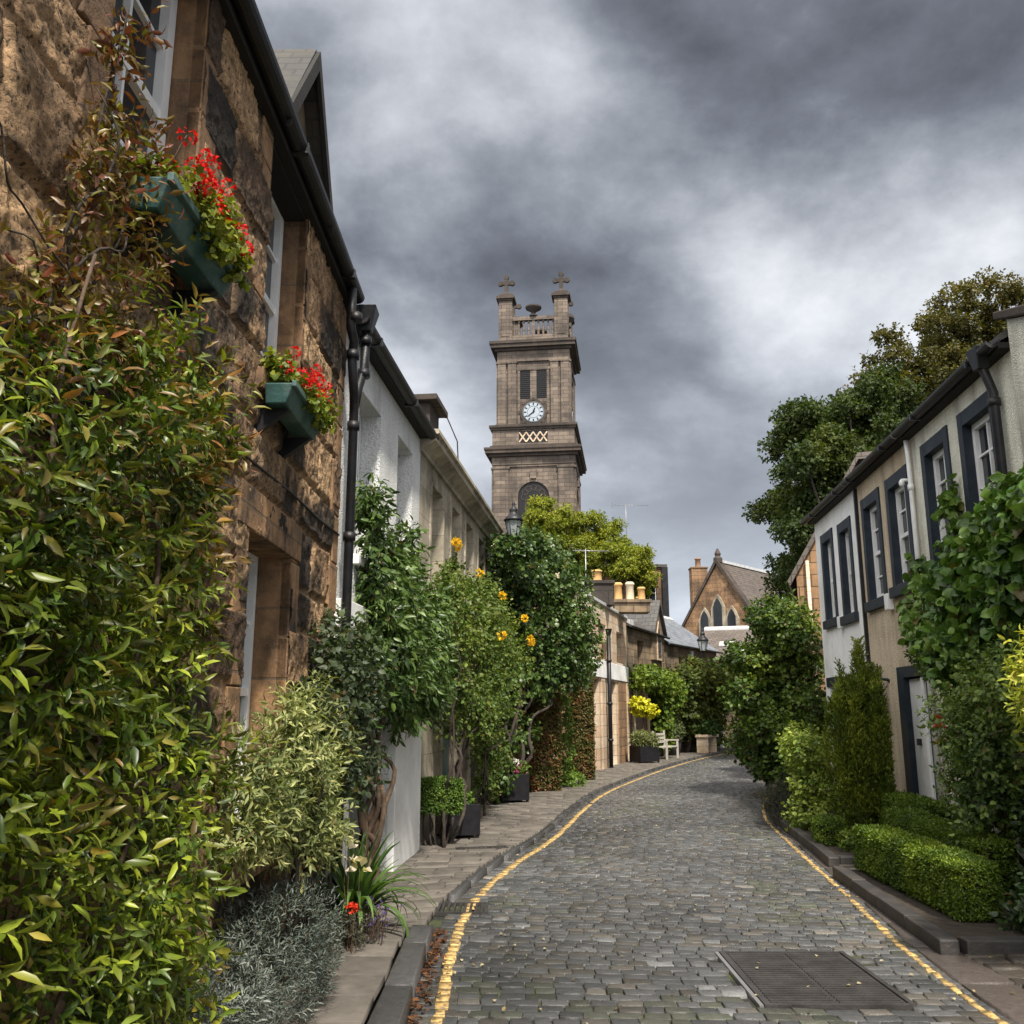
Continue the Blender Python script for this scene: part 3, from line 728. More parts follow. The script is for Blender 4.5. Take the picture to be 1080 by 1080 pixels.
# --- pale sandstone house with flat front
f4 = FA[4]
h4 = thing('pale_stone_house', 'pale sandstone two-storey house with white band and pale blue door', 'house', f4(4.3, -2, 0))
H4 = [(1.2, 2.3, 3.05, 4.0), (3.85, 5.0, 3.05, 4.02), (6.75, 8.05, 3.05, 4.0), (3.0, 3.75, 0, 2.45), (5.05, 6.4, 0, 2.45)]
facade(h4, f4, 0, 8.64, -.1, 4.55, H4, .35, M['pale'])
for q in H4[:3]: sash(h4, f4, q[0]+.01, q[1]-.01, q[2], q[3], -.28, 2, 2, 'brown_door')
panel_door(h4, f4, 3.01, 3.74, -.02, 2.44, -.25, 'brown_door', 4)
panel_door(h4, f4, 5.06, 6.39, -.02, 2.04, -.2, 'blue_door', 3); MB().box(f4, 5.06, 6.39, -.28, -.22, 2.06, 2.44).build('fanlight', M['glass'], h4)
b = MB(); b.box(f4, 0, 8.635, -.05, .05, 2.5, 2.98); b.build('string_course', M['rend_white'], h4, .01)
for q in ((6.75, 8.2), (1.8, 2.9)): MB().box(f4, *q, -.05, .03, 0, 2.46).build('ground_floor_stonework', M['tan'], h4, .006)
for q in ((8.25, 8.64), (4.0, 4.45)): MB().box(f4, *q, -.05, .05, 0, 2.47).build('pillar', M['pale'], h4, .008)
b = MB(); b.box(f4, -.02, 8.66, -.3, .06, 4.552, 4.64); b.build('coping', M['lead'], h4, .01)
roof(h4, f4, 0, 8.64, 4.45, 5.0, 1.1, M['slate'], -.35); gable_ends(h4, f4, 0, 8.64, 4.45, 5, 1.1, M['pale'])
for q in ((-.1, .22), (8.5, 8.8)): MB().prism(f4, [(-.1, 4.6), (-2.5, 5.75), (-2.5, 5.95), (-.1, 4.82)], *q).build('skew', M['pale'], h4)

def chimney(parent, fr, s0, s1, o0, o1, z0, z1, pots, mat):
    b = MB(); b.box(fr, s0, s1, o0, o1, z0, z1-.1); b.box(fr, s0-.05, s1+.05, o0-.05, o1+.05, z1-.1, z1)
    c = b.build('chimney', mat, parent, .01)
    for (s, o, h, r, m) in pots:
        p = fr(s, o, z1); MB().lathe(p, [(r*1.05, 0), (r, .05), (r*.92, h*.8), (r*1.12, h*.84), (r*1.12, h*.93), (r*.8, h), (r*.7, h-.02)], 12).build('chimney_pot', M[m], c)
    return c
# positions of these stacks follow the ridge of the house
g = Fr((2.0, 26.6), (3.0, 26.6), -1)
chimney(h4, g, .15, .95, .0, .6, 4.6, 5.32, [(.5, .3, .34, .15, 'orange_pot')], M['tower_dark'])
g2 = Fr((3.0, 28.6), (4.2, 28.6), -1)
chimney(h4, g2, .2, 1.3, .0, .6, 4.6, 5.0, [(.35, .3, .56, .13, 'orange_pot'), (.72, .3, .58, .13, 'cream_pot'), (1.08, .3, .42, .12, 'orange_pot')], M['cottage'])

# --- gabled cottage further on
f5 = FA[5]
h5 = thing('gabled_cottage', 'small brown stone cottage with steep gabled dormer and arched door', 'house', f5(2.8, -2, 0))
def arch_door(parent, fr, s0, s1, z1, off, mat):
    r = (s1-s0)/2; c = (s0+s1)/2; pr = [(s0, -.05), (s1, -.05)]+[(c+r*math.cos(t), z1-r+r*math.sin(t)) for t in [math.pi*k/10 for k in range(11)]]
    d = MB().plate(fr, pr, off-.02, off+.03).build('door', M[mat], parent)
    return d
H5 = [(1.42, 2.25, 3.15, 3.97), (5.0, 5.5, 2.9, 3.8)]
facade(h5, f5, 0, 5.6, -.1, 4.3, H5, .25, M['cottage'])
for q in H5: sash(h5, f5, q[0]+.01, q[1]-.01, q[2], q[3], -.18, 2, 2, 'brown_door')
b = MB(); r_ = .95
for k in range(10):
    t0_, t1_ = math.pi*k/10+.01, math.pi*(k+1)/10-.01; c_ = (1.55, 1.5)
    b.plate(f5, [(c_[0]+rr*math.cos(t), c_[1]+rr*math.sin(t)) for rr, t in ((.85, t0_), (1.08, t0_), (1.08, t1_), (.85, t1_))], -.02, .06)
b.box(f5, .47, .7, -.02, .06, 0, 1.5); b.box(f5, 2.4, 2.63, -.02, .06, 0, 1.5); b.build('door_surround', M['pale'], h5, .006)
arch_door(h5, f5, .71, 2.39, 2.34, .0, 'brown_door')
roof(h5, f5, 0, 5.6, 4.3, 5.0, 1.5, M['slate'], .15); gable_ends(h5, f5, 0, 5.6, 4.3, 5, 1.5, M['cottage']); gutter(h5, f5, 0, 5.6, 4.33, .18)
b = MB(); b.plate(f5, [(3.3, 3.4), (5.0, 3.4), (5.0, 4.45), (4.15, 5.4), (3.3, 4.45)], -.3, .1); dg = b.build('dormer', M['cottage'], h5)
b = MB()
for sg in (-1, 1):
    e = 4.15+sg*1.0; b.plate(f5, [(4.15, 5.62), (e, 4.42), (e, 4.28), (4.15, 5.46)], -2.4, .22)
b.build('dormer_roof', M['slate'], dg)
pr = [(3.95, 3.5), (4.4, 3.5), (4.4, 4.3), (4.175, 4.75), (3.95, 4.3)]
w_ = MB().plate(f5, [((s-4.175)*1.35+4.175, (z-4.1)*1.15+4.1) for s, z in pr], .1, .13).build('window', M['pale'], dg); MB().plate(f5, pr, .131, .14).build('pane', M['glass'], w_)
b = MB(); b.box(f5, .02, .5, -.3, .14, 4.35, 4.55); b.build('skew_stone', M['lead'], h5)

# --- slated range beyond
f6 = FA[6]
h6 = thing('slated_cottage', 'blue slate roofed stone cottage at the bend with white door post', 'house', f6(3, -2, 0))
H6 = [(1.5, 1.95, 2.9, 3.7), (5.3, 6.35, 0, 2.2)]
facade(h6, f6, 0, 6.4, -.1, 4.1, H6, .25, M['cottage'])
sash(h6, f6, 1.51, 1.94, 2.9, 3.7, -.18); panel_door(h6, f6, 5.31, 6.34, -.03, 2.19, -.15, 'grey_door', 5)
roof(h6, f6, 0, 6.4, 4.1, 4.0, 1.5, M['slate_blue'], .15); gable_ends(h6, f6, 0, 6.4, 4.1, 4, 1.5, M['tan']); gutter(h6, f6, 0, 6.4, 4.12, .18)
ridge(h6, f6, 0, 6.4, 5.66, 4.0)
b = MB(); b.box(f6, 6.35, 6.62, -.1, .12, -.05, 2.35); b.box(f6, 2.95, 3.15, -.05, .06, 2.6, 4.0); b.build('door_post', M['rend_white'], h6, .01)
chimney(h6, f6, 2.2, 2.8, -2.3, -1.7, 4.8, 5.9, [(2.5, -2.0, .4, .13, 'orange_pot')], M['tan'])
# lean-to building with skylight at the bend
g3 = Fr((8.8, 44.2), (15.6, 41.5), 1)
h7 = thing('slated_outbuilding', 'low stone outbuilding with brown slates and two skylights before the gabled hall', 'house', g3(3, -2, 0))
facade(h7, g3, 0, 7, -.1, 4.0, [], .2, M['tan'])
b = MB(); b.prism(g3, [(.25, 3.9), (-3, 5.55), (-3, 5.67), (.25, 4.02)], -.1, 7.1); b.build('roof', M['slate_brown'], h7)
b = MB(); b.box(g3, -.1, 7.1, -3.3, -3.0, 0, 5.72); b.build('back_wall', M['tan'], h7)
b = MB(); b.prism(g3, [(-2.8, 5.57), (-3, 5.68), (-3.1, 5.72), (-3.05, 5.78), (-2.8, 5.66)], -.1, 2.2); b.build('flashing', M['lead'], h7)
for q in ((.9, 1.6, -1.3, -.95), (1.9, 2.5, -.45, -.2)):
    zf = lambda o: 4.02+(0.25-o)*.5077+.02
    b = MB(); b.prism(g3, [(q[3], zf(q[3])), (q[2], zf(q[2])), (q[2], zf(q[2])+.07), (q[3], zf(q[3])+.07)], q[0], q[1]); b.build('skylight', M['lead'], h7)

# --- church hall with steep gable
g4 = Fr((11.3, 61.45), (15.5, 57.75), 1)
h8 = thing('gabled_hall', 'tall stone church hall with steep gable and three pointed windows', 'church hall', g4(2.7, -4, 0))
HL = g4.L; mid = HL/2
b = MB(); b.plate(g4, [(-.6, 0), (HL+.6, 0), (HL+.6, 6.0), (mid, 10.95), (-.6, 6.0)], -.5, 0); b.build('gable', M['tan'], h8)
b = MB()
for sg in (-1, 1):
    e = mid+sg*(HL/2+.85); b.plate(g4, [(mid, 11.4), (e, 5.75), (e, 5.5), (mid, 11.05)], -.55, .12)
b.build('skew', M['tower_dark'], h8)
b = MB()
for sg in (-1, 1):
    e = mid+sg*(HL/2+.8); b.plate(g4, [(mid, 11.2), (e, 5.6), (e, 5.35), (mid, 10.95)], -16, -.56)
b.build('roof', M['slate_brown'], h8)
b = MB(); b.box(g4, -.5, -.2, -16, -.5, 0, 5.9); b.box(g4, HL+.2, HL+.5, -16, -.5, 0, 5.9); b.build('side_wall', M['tan'], h8)
b = MB(); b.box(g4, mid-.12, mid+.12, -16, -.5, 11.15, 11.33); b.build('ridge', M['lead'], h8)
MB().lathe(g4(mid, -.2, 11.1), [(.3, 0), (.3, .3), (.16, .45), (.22, .6), (.05, .95)], 6).build('finial', M['tower_dark'], h8)
def lancet(s, w, z0, z1):
    h = w*.9; return [(s-w/2, z0), (s+w/2, z0), (s+w/2, z1-h), (s+w*.3, z1-h*.45), (s, z1), (s-w*.3, z1-h*.45), (s-w/2, z1-h)]
b = MB()
for s, w, z0, z1 in ((mid-.98, .8, 6.3, 8.1), (mid, .9, 6.3, 8.9), (mid+.98, .8, 6.3, 8.1)): b.plate(g4, lancet(s, w+.12, z0-.08, z1+.12), .0, .09+.01*s)
wf = b.build('window', M['cream'], h8)
b = MB()
for s, w, z0, z1 in ((mid-.98, .55, 6.3, 8.0), (mid, .6, 6.3, 8.75), (mid+.98, .55, 6.3, 8.0)): b.plate(g4, lancet(s, w, z0, z1), .16, .19)
b.build('pane', M['glass'], wf)
gx = Fr((12.3, 62.2), (13.8, 62.2), -1)
chimney(h8, gx, .2, 1.3, 1.2, 2.2, 6, 11.4, [(.75, 1.7, .7, .2, 'brown_pot')], M['tan'])
# grey slated house right of the hall
g5 = Fr((15.0, 52.5), (26, 47.5), 1)
h9 = thing('far_slated_house', 'far stone house with dark slate roof and pale flashing right of the gabled hall', 'house', g5(5, -3, 0))
facade(h9, g5, 0, 12, -.1, 5.4, [(2, 3, 3.2, 4.8), (5, 6, 3.2, 4.8)], .2, M['tan'])
roof(h9, g5, 0, 12, 5.4, 6, 3.0, M['slate_brown'], .2); gable_ends(h9, g5, 0, 12, 5.4, 6, 3.0, M['tan'])
b = MB(); b.prism(g5, [(-2.9, 8.42), (-3.1, 8.42), (-3, 8.62)], 0, 12); b.prism(g5, [(.22, 5.5), (.22, 5.6), (-3.0, 8.62), (-3.0, 8.5)], -.02, .22); b.build('flashing', M['lead'], h9)
for q in (2.01, 5.01): sash(h9, g5, q, q+.98, 3.2, 4.8, -.15)

# tall tenement behind the yellow-green tree
g6 = Fr((7.2, 53), (8.9, 53), -1)
g6 = Fr((6.9, 50), (8.45, 50), 1)
h10 = thing('brick_tenement', 'tall dark brown tenement with white sash window behind the chimneys', 'house', g6(.8, -2, 0))
facade(h10, g6, -3, 1.5, -.1, 9.3, [(.25, 1.0, 7.0, 8.8)], .2, M['tan']); sash(h10, g6, .26, .99, 7.0, 8.8, -.12, 2, 2)
b = MB(); b.box(g6, -3.1, 1.6, -5, .15, 9.302, 9.45); b.build('roof', M['slate'], h10)
MB().box(g6, 1.3, 1.62, .0, .16, 0, 9.3).build('drainpipe', M['iron'], h10)

# --- right-hand houses
def right_house(name, label, s0, s1, z, wins, mat, extra=(), low=()):
    h = thing(name, label, 'house', FB((s0+s1)/2, -2, 0))
    holes = [(a+.12, b_-.12, c, d-.15) for a, b_, c, d in wins]+list(low)
    facade(h, FB, s0, s1, -.1, z, holes, .27, M[mat])
    for (a, b_, c, d), q in zip(wins, holes):
        bb = MB(); w = .12
        bb.box(FB, a, a+w+.003, -.27, .022, c, d); bb.box(FB, b_-w-.003, b_, -.27, .022, c, d); bb.box(FB, a+w+.003, b_-w-.003, -.27, .02, d-.153, d-.002)
        bb.build('window_surround', M['navy'], h)
        MB().box(FB, a-.04, b_+.04, -.27, .07, c-.14, c-.002).build('sill', M['navy'], h, .006)
        sash(h, FB, q[0]+.005, q[1]-.005, c+.002, d-.155, -.075, 2, 2, fw=.065)
    return h
HB = right_house('grey_cream_house', 'pale grey-green roughcast house half under the big-leaved climber', 4.865, 7.86, 4.92, [(5.36, 6.3, 3.12, 4.72), (6.62, 7.5, 3.12, 4.72)], 'grey_harl')
HC = right_house('ochre_house', 'ochre roughcast house with two dark-framed windows and white door', 7.86, 10.4, 4.92, [(8.05, 8.98, 3.2, 4.66), (9.28, 10.2, 3.14, 4.66)], 'ochre_harl', low=[(8.06, 9.02, -.1, 2.02)])
HD = right_house('end_white_house', 'smooth white house with narrow dark-framed windows at the end of the right row', 10.4, 13.3, 4.92, [(10.85, 11.66, 3.08, 4.58), (12.02, 12.86, 3.12, 4.62)], 'rend_white', low=[(12.25, 13.0, .7, 2.0)])
for h, a0, a1 in ((HB, 4.865, 7.86), (HC, 7.86, 10.4), (HD, 10.4, 13.3)):
    b = MB(); b.box(FB, a0+.002, a1-.002, -4.9, .12, 4.925, 4.98); b.build('eaves_board', M['soffit'], h)
    roof(h, FB, a0+.003, a1+(-.003 if a1 < 13 else .15), 4.985, 5.0, 1.5, M['slate'], .12); gable_ends(h, FB, a0, a1, 4.985, 5, 1.5, M['cottage'])
    gutter(h, FB, a0+.02, a1-.02 if a1 < 13 else 13.4, 5.0, .17, .065)
b = MB(); b.box(FB, 8.9, 9.16, -.27, .02, -.1, 2.16); b.box(FB, 7.94, 8.06, -.27, .02, -.1, 2.16); b.box(FB, 8.062, 8.898, -.27, .018, 2.02, 2.16); b.build('door_surround', M['navy'], HC)
dd = panel_door(HC, FB, 8.25, 8.897, .0, 2.0, -.05, 'white', 2, False); MB().box(FB, 8.6, 8.66, -.048, -.0, 1.18, 1.26).build('handle', M['iron'], dd, .005)
MB().box(FB, 8.07, 8.15, -.2, .05, .0, 2.0).build('door_post', M['white'], HC, .006)
sash(HD, FB, 12.255, 12.995, .7, 2.0, -.18); b = MB(); b.box(FB, 12.1, 13.15, -.05, .02, 2.002, 2.16); b.build('lintel', M['navy'], HD)
b = MB(); b.box(FB, 10.38, 10.43, .001, .05, 0, 4.9); b.build('drainpipe', M['iron'], HD)
# nearer, taller gable on the right edge
hn = thing('near_grey_house', 'tall grey roughcast wall with stone coping at the right edge', 'house', FB(2, -2, 0))
b = MB(); b.plate(FB, [(-2, -.1), (4.86, -.1), (4.86, 5.2), (4.1, 4.93), (-2, 3.2)], -.5, .03); b.build('wall', M['grey_harl'], hn)
b = MB(); b.plate(FB, [(4.98, 5.25), (4.98, 5.33), (4.1, 5.04), (-2, 3.3), (-2, 3.21), (4.1, 4.945)], -.6, .10); b.build('coping', M['tower_dark'], hn, .012)
# end gable beyond the white house
gz = Fr((6.42, 20.6), (6.42+5.7, 20.6-1.95), 1)
he = thing('end_stone_cottage', 'narrow orange stone cottage end behind the end white house', 'house', gz(2, -2, 0))
b = MB(); b.plate(gz, [(0, -.1), (5, -.1), (5, 7), (1.4, 7.0), (0, 4.6)], -.4, 0); b.box(gz, 0, .3, -6, -.4, -.1, 4.6); b.build('wall', M['tan'], he)
b = MB(); b.plate(gz, [(-.14, 4.35), (1.5, 7.15), (1.5, 7.3), (-.2, 4.45)], -6, .12); b.plate(gz, [(1.5, 7.15), (5, 7.15), (5, 7.3), (1.5, 7.3)], -6, .12); b.build('roof', M['slate_brown'], he)
MB().tube([gz(.25, .07, 0), gz(.25, .07, 4.9)], .04, 8).build('drainpipe', M['pale'], he)

# drainpipes and fittings
pA = f0.v(8.33, .15, 0)
def fp(fr, s, o, z): return fr.v(s, o, z)
collar_pipe('drainpipe', 'black drainpipe with swan-neck bends joining the stone house eaves', [fp(f0, 8.1, .12, 5.04), fp(f0, 8.1, .12, 4.7), fp(f0, 8.22, .13, 4.62), fp(f0, 8.22, .12, 4.45), fp(f0, 8.36, .12, 4.2), fp(f0, 8.44, .11, 4.1), fp(f0, 8.44, .11, 1.2), fp(f0, 8.44, .11, .0)], .039, M['iron'],
            [f0(8.1, .16, 4.78), f0(8.22, .125, 4.5), f0(8.44, .11, 3.95), f0(8.44, .11, 3.0), f0(8.44, .11, 2.0)], 'drainpipes')
collar_pipe('drainpipe', 'short black drainpipe from the white house gutter into the long one', [fp(f1, .14, .16, 4.92), fp(f1, .14, .16, 4.5), fp(f1, .1, .12, 4.3), fp(f1, .05, .11, 4.12)], .04, M['iron'], [f1(.14, .16, 4.75), f1(.14, .155, 4.45)], 'drainpipes', hopper=f1(.14, .16, 4.95))
collar_pipe('drainpipe', 'black drainpipe down the grey-cream house at the right', [fp(FB, 5.2, .17, 5.0), fp(FB, 5.2, .15, 4.85), fp(FB, 5.2, .08, 4.6), fp(FB, 5.2, .08, 0)], .045, M['iron'], [FB(5.2, .08, z) for z in (4.5, 3.6, 2.4)], 'drainpipes', hopper=FB(5.2, .17, 4.95))
collar_pipe('drainpipe', 'thin white drainpipe between the grey-cream and ochre houses', [fp(FB, 7.84, .06, 4.9), fp(FB, 7.84, .05, 4.7), fp(FB, 7.84, .05, 0)], .028, M['white'], [FB(7.84, .05, z) for z in (4.3, 3.2)], 'drainpipes')
collar_pipe('drainpipe', 'tall dark drainpipe with wide hopper head on the pale stone house', [f4(4.72, .12, 3.75), f4(4.72, .12, 0)], .06, M['iron'], [f4(4.72, .12, z) for z in (3.0, 1.8, .8)], 'drainpipes', hopper=f4(4.72, .12, 3.8))
t_ = thing('wall_light', 'small white box light under the ochre house windows', 'wall light', FB(9.13, .05, 3.0), 'white wall fittings')
MB().box(FB, 9.06, 9.2, .001, .09, 2.92, 3.14).build('casing', M['white'], t_, .01)
t_ = thing('wall_box', 'small white box under the end white house windows', 'wall box', FB(11.85, .05, 3.0), 'white wall fittings')
MB().box(FB, 11.72, 11.86, .001, .08, 2.9, 3.1).build('casing', M['white'], t_, .01)
t_ = thing('security_lamp', 'white security lamp high beside the thin white drainpipe', 'security lamp', FB(7.95, .05, 4.4), 'white wall fittings')
b = MB(); b.tube([FB(7.95, .0, 4.42), FB(7.95, .12, 4.42)], .02, 8); b.lathe(FB(7.95, .12, 4.34), [(.02, 0), (.034, .02), (.034, .06), (.015, .09)], 10); b.build('casing', M['white'], t_)
cb = MB(); cb.tube([f0(s, o-.02, z) for s, o, z in ((4.3, .05, 2.99), (4.6, .05, 2.96), (5.6, .055, 2.93), (6.8, .05, 2.98), (7.6, .05, 2.98), (8.36, .06, 3.0))], .009, 6)
tag(cb.build('cable', M['black']), 'black cable strung along the brown stone wall', 'cable')

# ---------------------------------------------------------------- clock tower
def tower():
    T = thing('clock_tower', 'tall dark sandstone clock tower with balustrade and stone crosses', 'tower', (2.75, 95.8, 0))
    c = math.cos(R(7.5)); s_ = math.sin(R(7.5)); ctr = np.array([2.75, 95.8])
    # front faces -y turned slightly to -x
    def face(k):
        a = R(-7.5)+k*math.pi/2; n = np.array([math.sin(a), -math.cos(a)]); d = np.array([math.cos(a), math.sin(a)])
        f = Fr((0, 0), (1, 0), 1); f.p = ctr.copy(); f.d = d; f.n = n; return f   # s across, o outward from the centre
    F = [face(k) for k in range(4)]; f = F[0]
    def sq(b, h, z0, z1): b.box(f, -h, h, -h, h, z0, z1)
    hb = 3.72      # half width of belfry
    body = MB(); sq(body, 4.1, -.1, 26.25); sq(body, hb-.02, 26.25, 38.2); body.build('shaft', M['tower'], T)
    def moulding(name, steps, mat='tower_dark'):
        b = MB()
        for h, z0, z1 in steps: sq(b, h, z0, z1)
        b.build(name, M[mat], T)
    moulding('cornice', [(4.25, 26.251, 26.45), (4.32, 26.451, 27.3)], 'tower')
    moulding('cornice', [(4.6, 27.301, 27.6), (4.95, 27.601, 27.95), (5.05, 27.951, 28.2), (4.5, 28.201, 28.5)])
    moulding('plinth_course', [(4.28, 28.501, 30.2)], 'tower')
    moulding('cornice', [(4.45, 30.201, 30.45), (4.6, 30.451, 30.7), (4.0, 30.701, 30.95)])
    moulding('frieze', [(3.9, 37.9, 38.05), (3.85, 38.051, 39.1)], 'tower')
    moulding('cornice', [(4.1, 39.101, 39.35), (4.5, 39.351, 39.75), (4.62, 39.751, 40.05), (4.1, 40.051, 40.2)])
    for f_ in F:
        b = MB()
        for sg in (-1, 1):   # paired pilasters of belfry
            for x in (3.35, 2.25):
                b.box(f_, sg*x-.42, sg*x+.42, 3.5, hb+.22, 30.951, 37.7); b.box(f_, sg*x-.52, sg*x+.52, 3.5, hb+.3, 37.701, 37.9)
            b.box(f_, sg*1.55-.13, sg*1.55+.13, 3.5, hb+.12, 30.951, 36.9)
        b.box(f_, -1.8, 1.8, 3.5, hb+.15, 36.901, 37.2)
        b.box(f_, -.33, .33, 3.5, hb+.08, 33.7, 36.9)
        b.box(f_, -1.42, 1.42, 3.5, hb+.08, 33.35, 33.69)
        b.build('pilaster', M['tower'], T)
        for sg in (-1, 1):
            lv = MB()
            lv.box(f_, sg*.87-.54, sg*.87+.54, 3.6, hb+.005, 33.72, 36.85)
            for k in range(14): lv.box(f_, sg*.87-.5, sg*.87+.5, hb, hb+.05, 33.8+k*.22, 33.88+k*.22)
            lv.build('louvre', M['black'], T)
        # clock
        q = MB()
        pr = lambda r, n=40: [(r*math.cos(2*math.pi*k/n), 32.2+r*math.sin(2*math.pi*k/n)) for k in range(n)]
        q.plate(f_, pr(1.42), hb, hb+.16); q.box(f_, -1.42, 1.42, hb-.02, hb+.06, 30.97, 33.34)
        for k in range(8): a = k*math.pi/4; q.plate(f_, [(1.45*math.cos(a)+.18*math.cos(t), 32.2+1.45*math.sin(a)+.18*math.sin(t)) for t in [i*math.pi/4 for i in range(8)]], hb, hb+.2)
        cl = q.build('clock_surround', M['tower_dark'], T)
        dl = MB().plate(f_, pr(1.12), hb+.161, hb+.2).build('clock', M['face'], T)
        m = MB()
        for k in range(12):
            a = k*math.pi/6; ca, sa = math.cos(a), math.sin(a)
            pts = [(r*ca+w*-sa, 32.2+r*sa+w*ca) for r, w in ((.74, -.055), (1.0, -.075), (1.0, .075), (.74, .055))]
            m.plate(f_, pts, hb+.201, hb+.215)
        for r0_, r1_ in ((1.04, 1.09), (.62, .65)):
            for k in range(40):
                a0, a1 = k*math.pi/20, (k+1)*math.pi/20
                m.plate(f_, [(r0_*math.cos(a0), 32.2+r0_*math.sin(a0)), (r1_*math.cos(a0), 32.2+r1_*math.sin(a0)), (r1_*math.cos(a1), 32.2+r1_*math.sin(a1)), (r0_*math.cos(a1), 32.2+r0_*math.sin(a1))], hb+.201, hb+.212)
        m.build('dial_mark', M['black'], dl)
        # hands: about twenty to one
        hd = MB()
        for a, l, w in ((R(90-18), .55, .09), (R(90-231), .85, .07)):
            ca, sa = math.cos(a), math.sin(a); hd.plate(f_, [(x*ca-y*sa, 32.2+x*sa+y*ca) for x, y in ((-.15, -w), (l*.7, -w*.8), (l, 0), (l*.7, w*.8), (-.15, w))], hb+.216, hb+.235)
        hd.build('hand', M['black'], dl)
        # lattice panel
        lt = MB(); lt.box(f_, -1.5, 1.5, 4.2, 4.282, 28.75, 30.05)
        lt.build('recess', M['black'], T)
        lt = MB()
        for k in range(4):
            x0 = -1.45+k*.725
            for sg in (-1, 1):
                a, b2 = (x0, 28.85 if sg > 0 else 29.9), (x0+.725, 29.9 if sg > 0 else 28.85)
                n_ = np.array([-(b2[1]-a[1]), b2[0]-a[0]]); n_ = n_/np.hypot(*n_)*.07
                for zz in (0,):
                    lt.plate(f_, [(a[0]-n_[0], a[1]-n_[1]), (b2[0]-n_[0], b2[1]-n_[1]), (b2[0]+n_[0], b2[1]+n_[1]), (a[0]+n_[0], a[1]+n_[1])], 4.285+(.0 if sg > 0 else .03), 4.31+(.0 if sg > 0 else .03))
        lt.build('lattice', M['pale'], T)
        # lower stage: corner pilasters, arched window
        b = MB()
        for sg in (-1, 1):
            b.box(f_, sg*3.35-.78, sg*3.35+.78, 4.0, 4.35, 0, 26.0); b.box(f_, sg*3.35-.9, sg*3.35+.9, 4.0, 4.42, 26.001, 26.25)
            b.box(f_, sg*3.35-.06, sg*3.35+.06, 4.36, 4.4, 21.5, 25.5)
        b.box(f_, -.3, .3, 4.1, 4.5, 24.9, 25.9)
        for k in range(14):
            a0, a1 = math.pi*k/14, math.pi*(k+1)/14
            b.plate(f_, [(r*math.cos(a), 23.0+r*math.sin(a)) for r, a in ((1.62, a0), (2.15, a0), (2.15, a1), (1.62, a1))], 4.1, 4.28)
        b.box(f_, 1.62, 2.15, 4.1, 4.28, 18, 22.99); b.box(f_, -2.15, -1.62, 4.1, 4.28, 18, 22.99)
        b.build('arch', M['tower'], T)
        win = MB().plate(f_, [(-1.6, 18), (1.6, 18)]+[(1.6*math.cos(a), 23+1.6*math.sin(a)) for a in [math.pi*k/14 for k in range(15)]], 4.1, 4.13).build('window', M['black'], T)
        tr = MB()
        for k in range(7):
            a = math.pi*k/6; cx, cz = .98*math.cos(a), 23+.98*math.sin(a)
            for i in range(10):
                a0, a1 = i*math.pi/5, (i+1)*math.pi/5
                tr.plate(f_, [(cx+r*math.cos(t), cz+r*math.sin(t)) for r, t in ((.26, a0), (.33, a0), (.33, a1), (.26, a1))], 4.131, 4.17)
        for x in (-.8, 0, .8): tr.box(f_, x-.05, x+.05, 4.131, 4.165, 18, 22.8)
        tr.build('tracery', M['tower_dark'], win)
        # balustrade
        b = MB(); b.box(f_, -2.6, 2.6, 3.1, 3.55, 40.201, 41.0); b.box(f_, -2.6, 2.6, 3.05, 3.6, 42.7, 43.1)
        b.box(f_, -.16, .16, 3.15, 3.5, 41.0, 42.7)
        b.build('balustrade', M['tower'], T)
        bl = MB()
        for k in range(9):
            x = -2.1+k*.525
            if abs(x) < .1: continue
            bl.lathe(f_(x, 3.33, 41.0), [(.15, 0), (.15, .15), (.09, .25), (.17, .6), (.15, .8), (.08, 1.25), (.1, 1.5), (.15, 1.6), (.15, 1.7)], 8)
        bl.build('baluster', M['tower'], T)
        u = MB(); u.lathe(f_(0, 3.33, 43.1), [(.5, 0), (.45, .2), (.2, .35), (.3, .6), (.85, .95), (.9, 1.15), (.5, 1.25), (.3, 1.35)], 12); u.build('urn', M['tower_dark'], T)
    for k, f_ in enumerate(F):
        g_ = F[k]; p = g_(3.0, 3.0, 0)
        ff = Fr((0, 0), (1, 0), 1); ff.p = np.array(p[:2]); ff.d = f.d; ff.n = f.n
        b = MB(); b.box(ff, -.72, .72, -.72, .72, 40.201, 45.0)
        for a in (-1, 1):
            b.box(ff, -.45, .45, a*.74-.03, a*.74+.03, 40.9, 44.6); b.box(ff, a*.74-.03, a*.74+.03, -.45, .45, 40.9, 44.6)
        b.build('turret', M['tower'], T)
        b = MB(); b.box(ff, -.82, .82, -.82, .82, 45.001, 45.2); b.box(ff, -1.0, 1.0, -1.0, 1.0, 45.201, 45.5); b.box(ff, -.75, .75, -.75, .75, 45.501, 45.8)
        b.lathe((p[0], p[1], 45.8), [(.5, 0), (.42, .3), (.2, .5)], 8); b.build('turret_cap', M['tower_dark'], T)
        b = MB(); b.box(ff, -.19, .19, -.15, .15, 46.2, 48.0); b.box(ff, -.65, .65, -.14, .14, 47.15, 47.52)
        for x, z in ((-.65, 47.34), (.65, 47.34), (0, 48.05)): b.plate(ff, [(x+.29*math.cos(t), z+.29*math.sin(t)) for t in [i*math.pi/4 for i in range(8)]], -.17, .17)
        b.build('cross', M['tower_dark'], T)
    return T
tower()

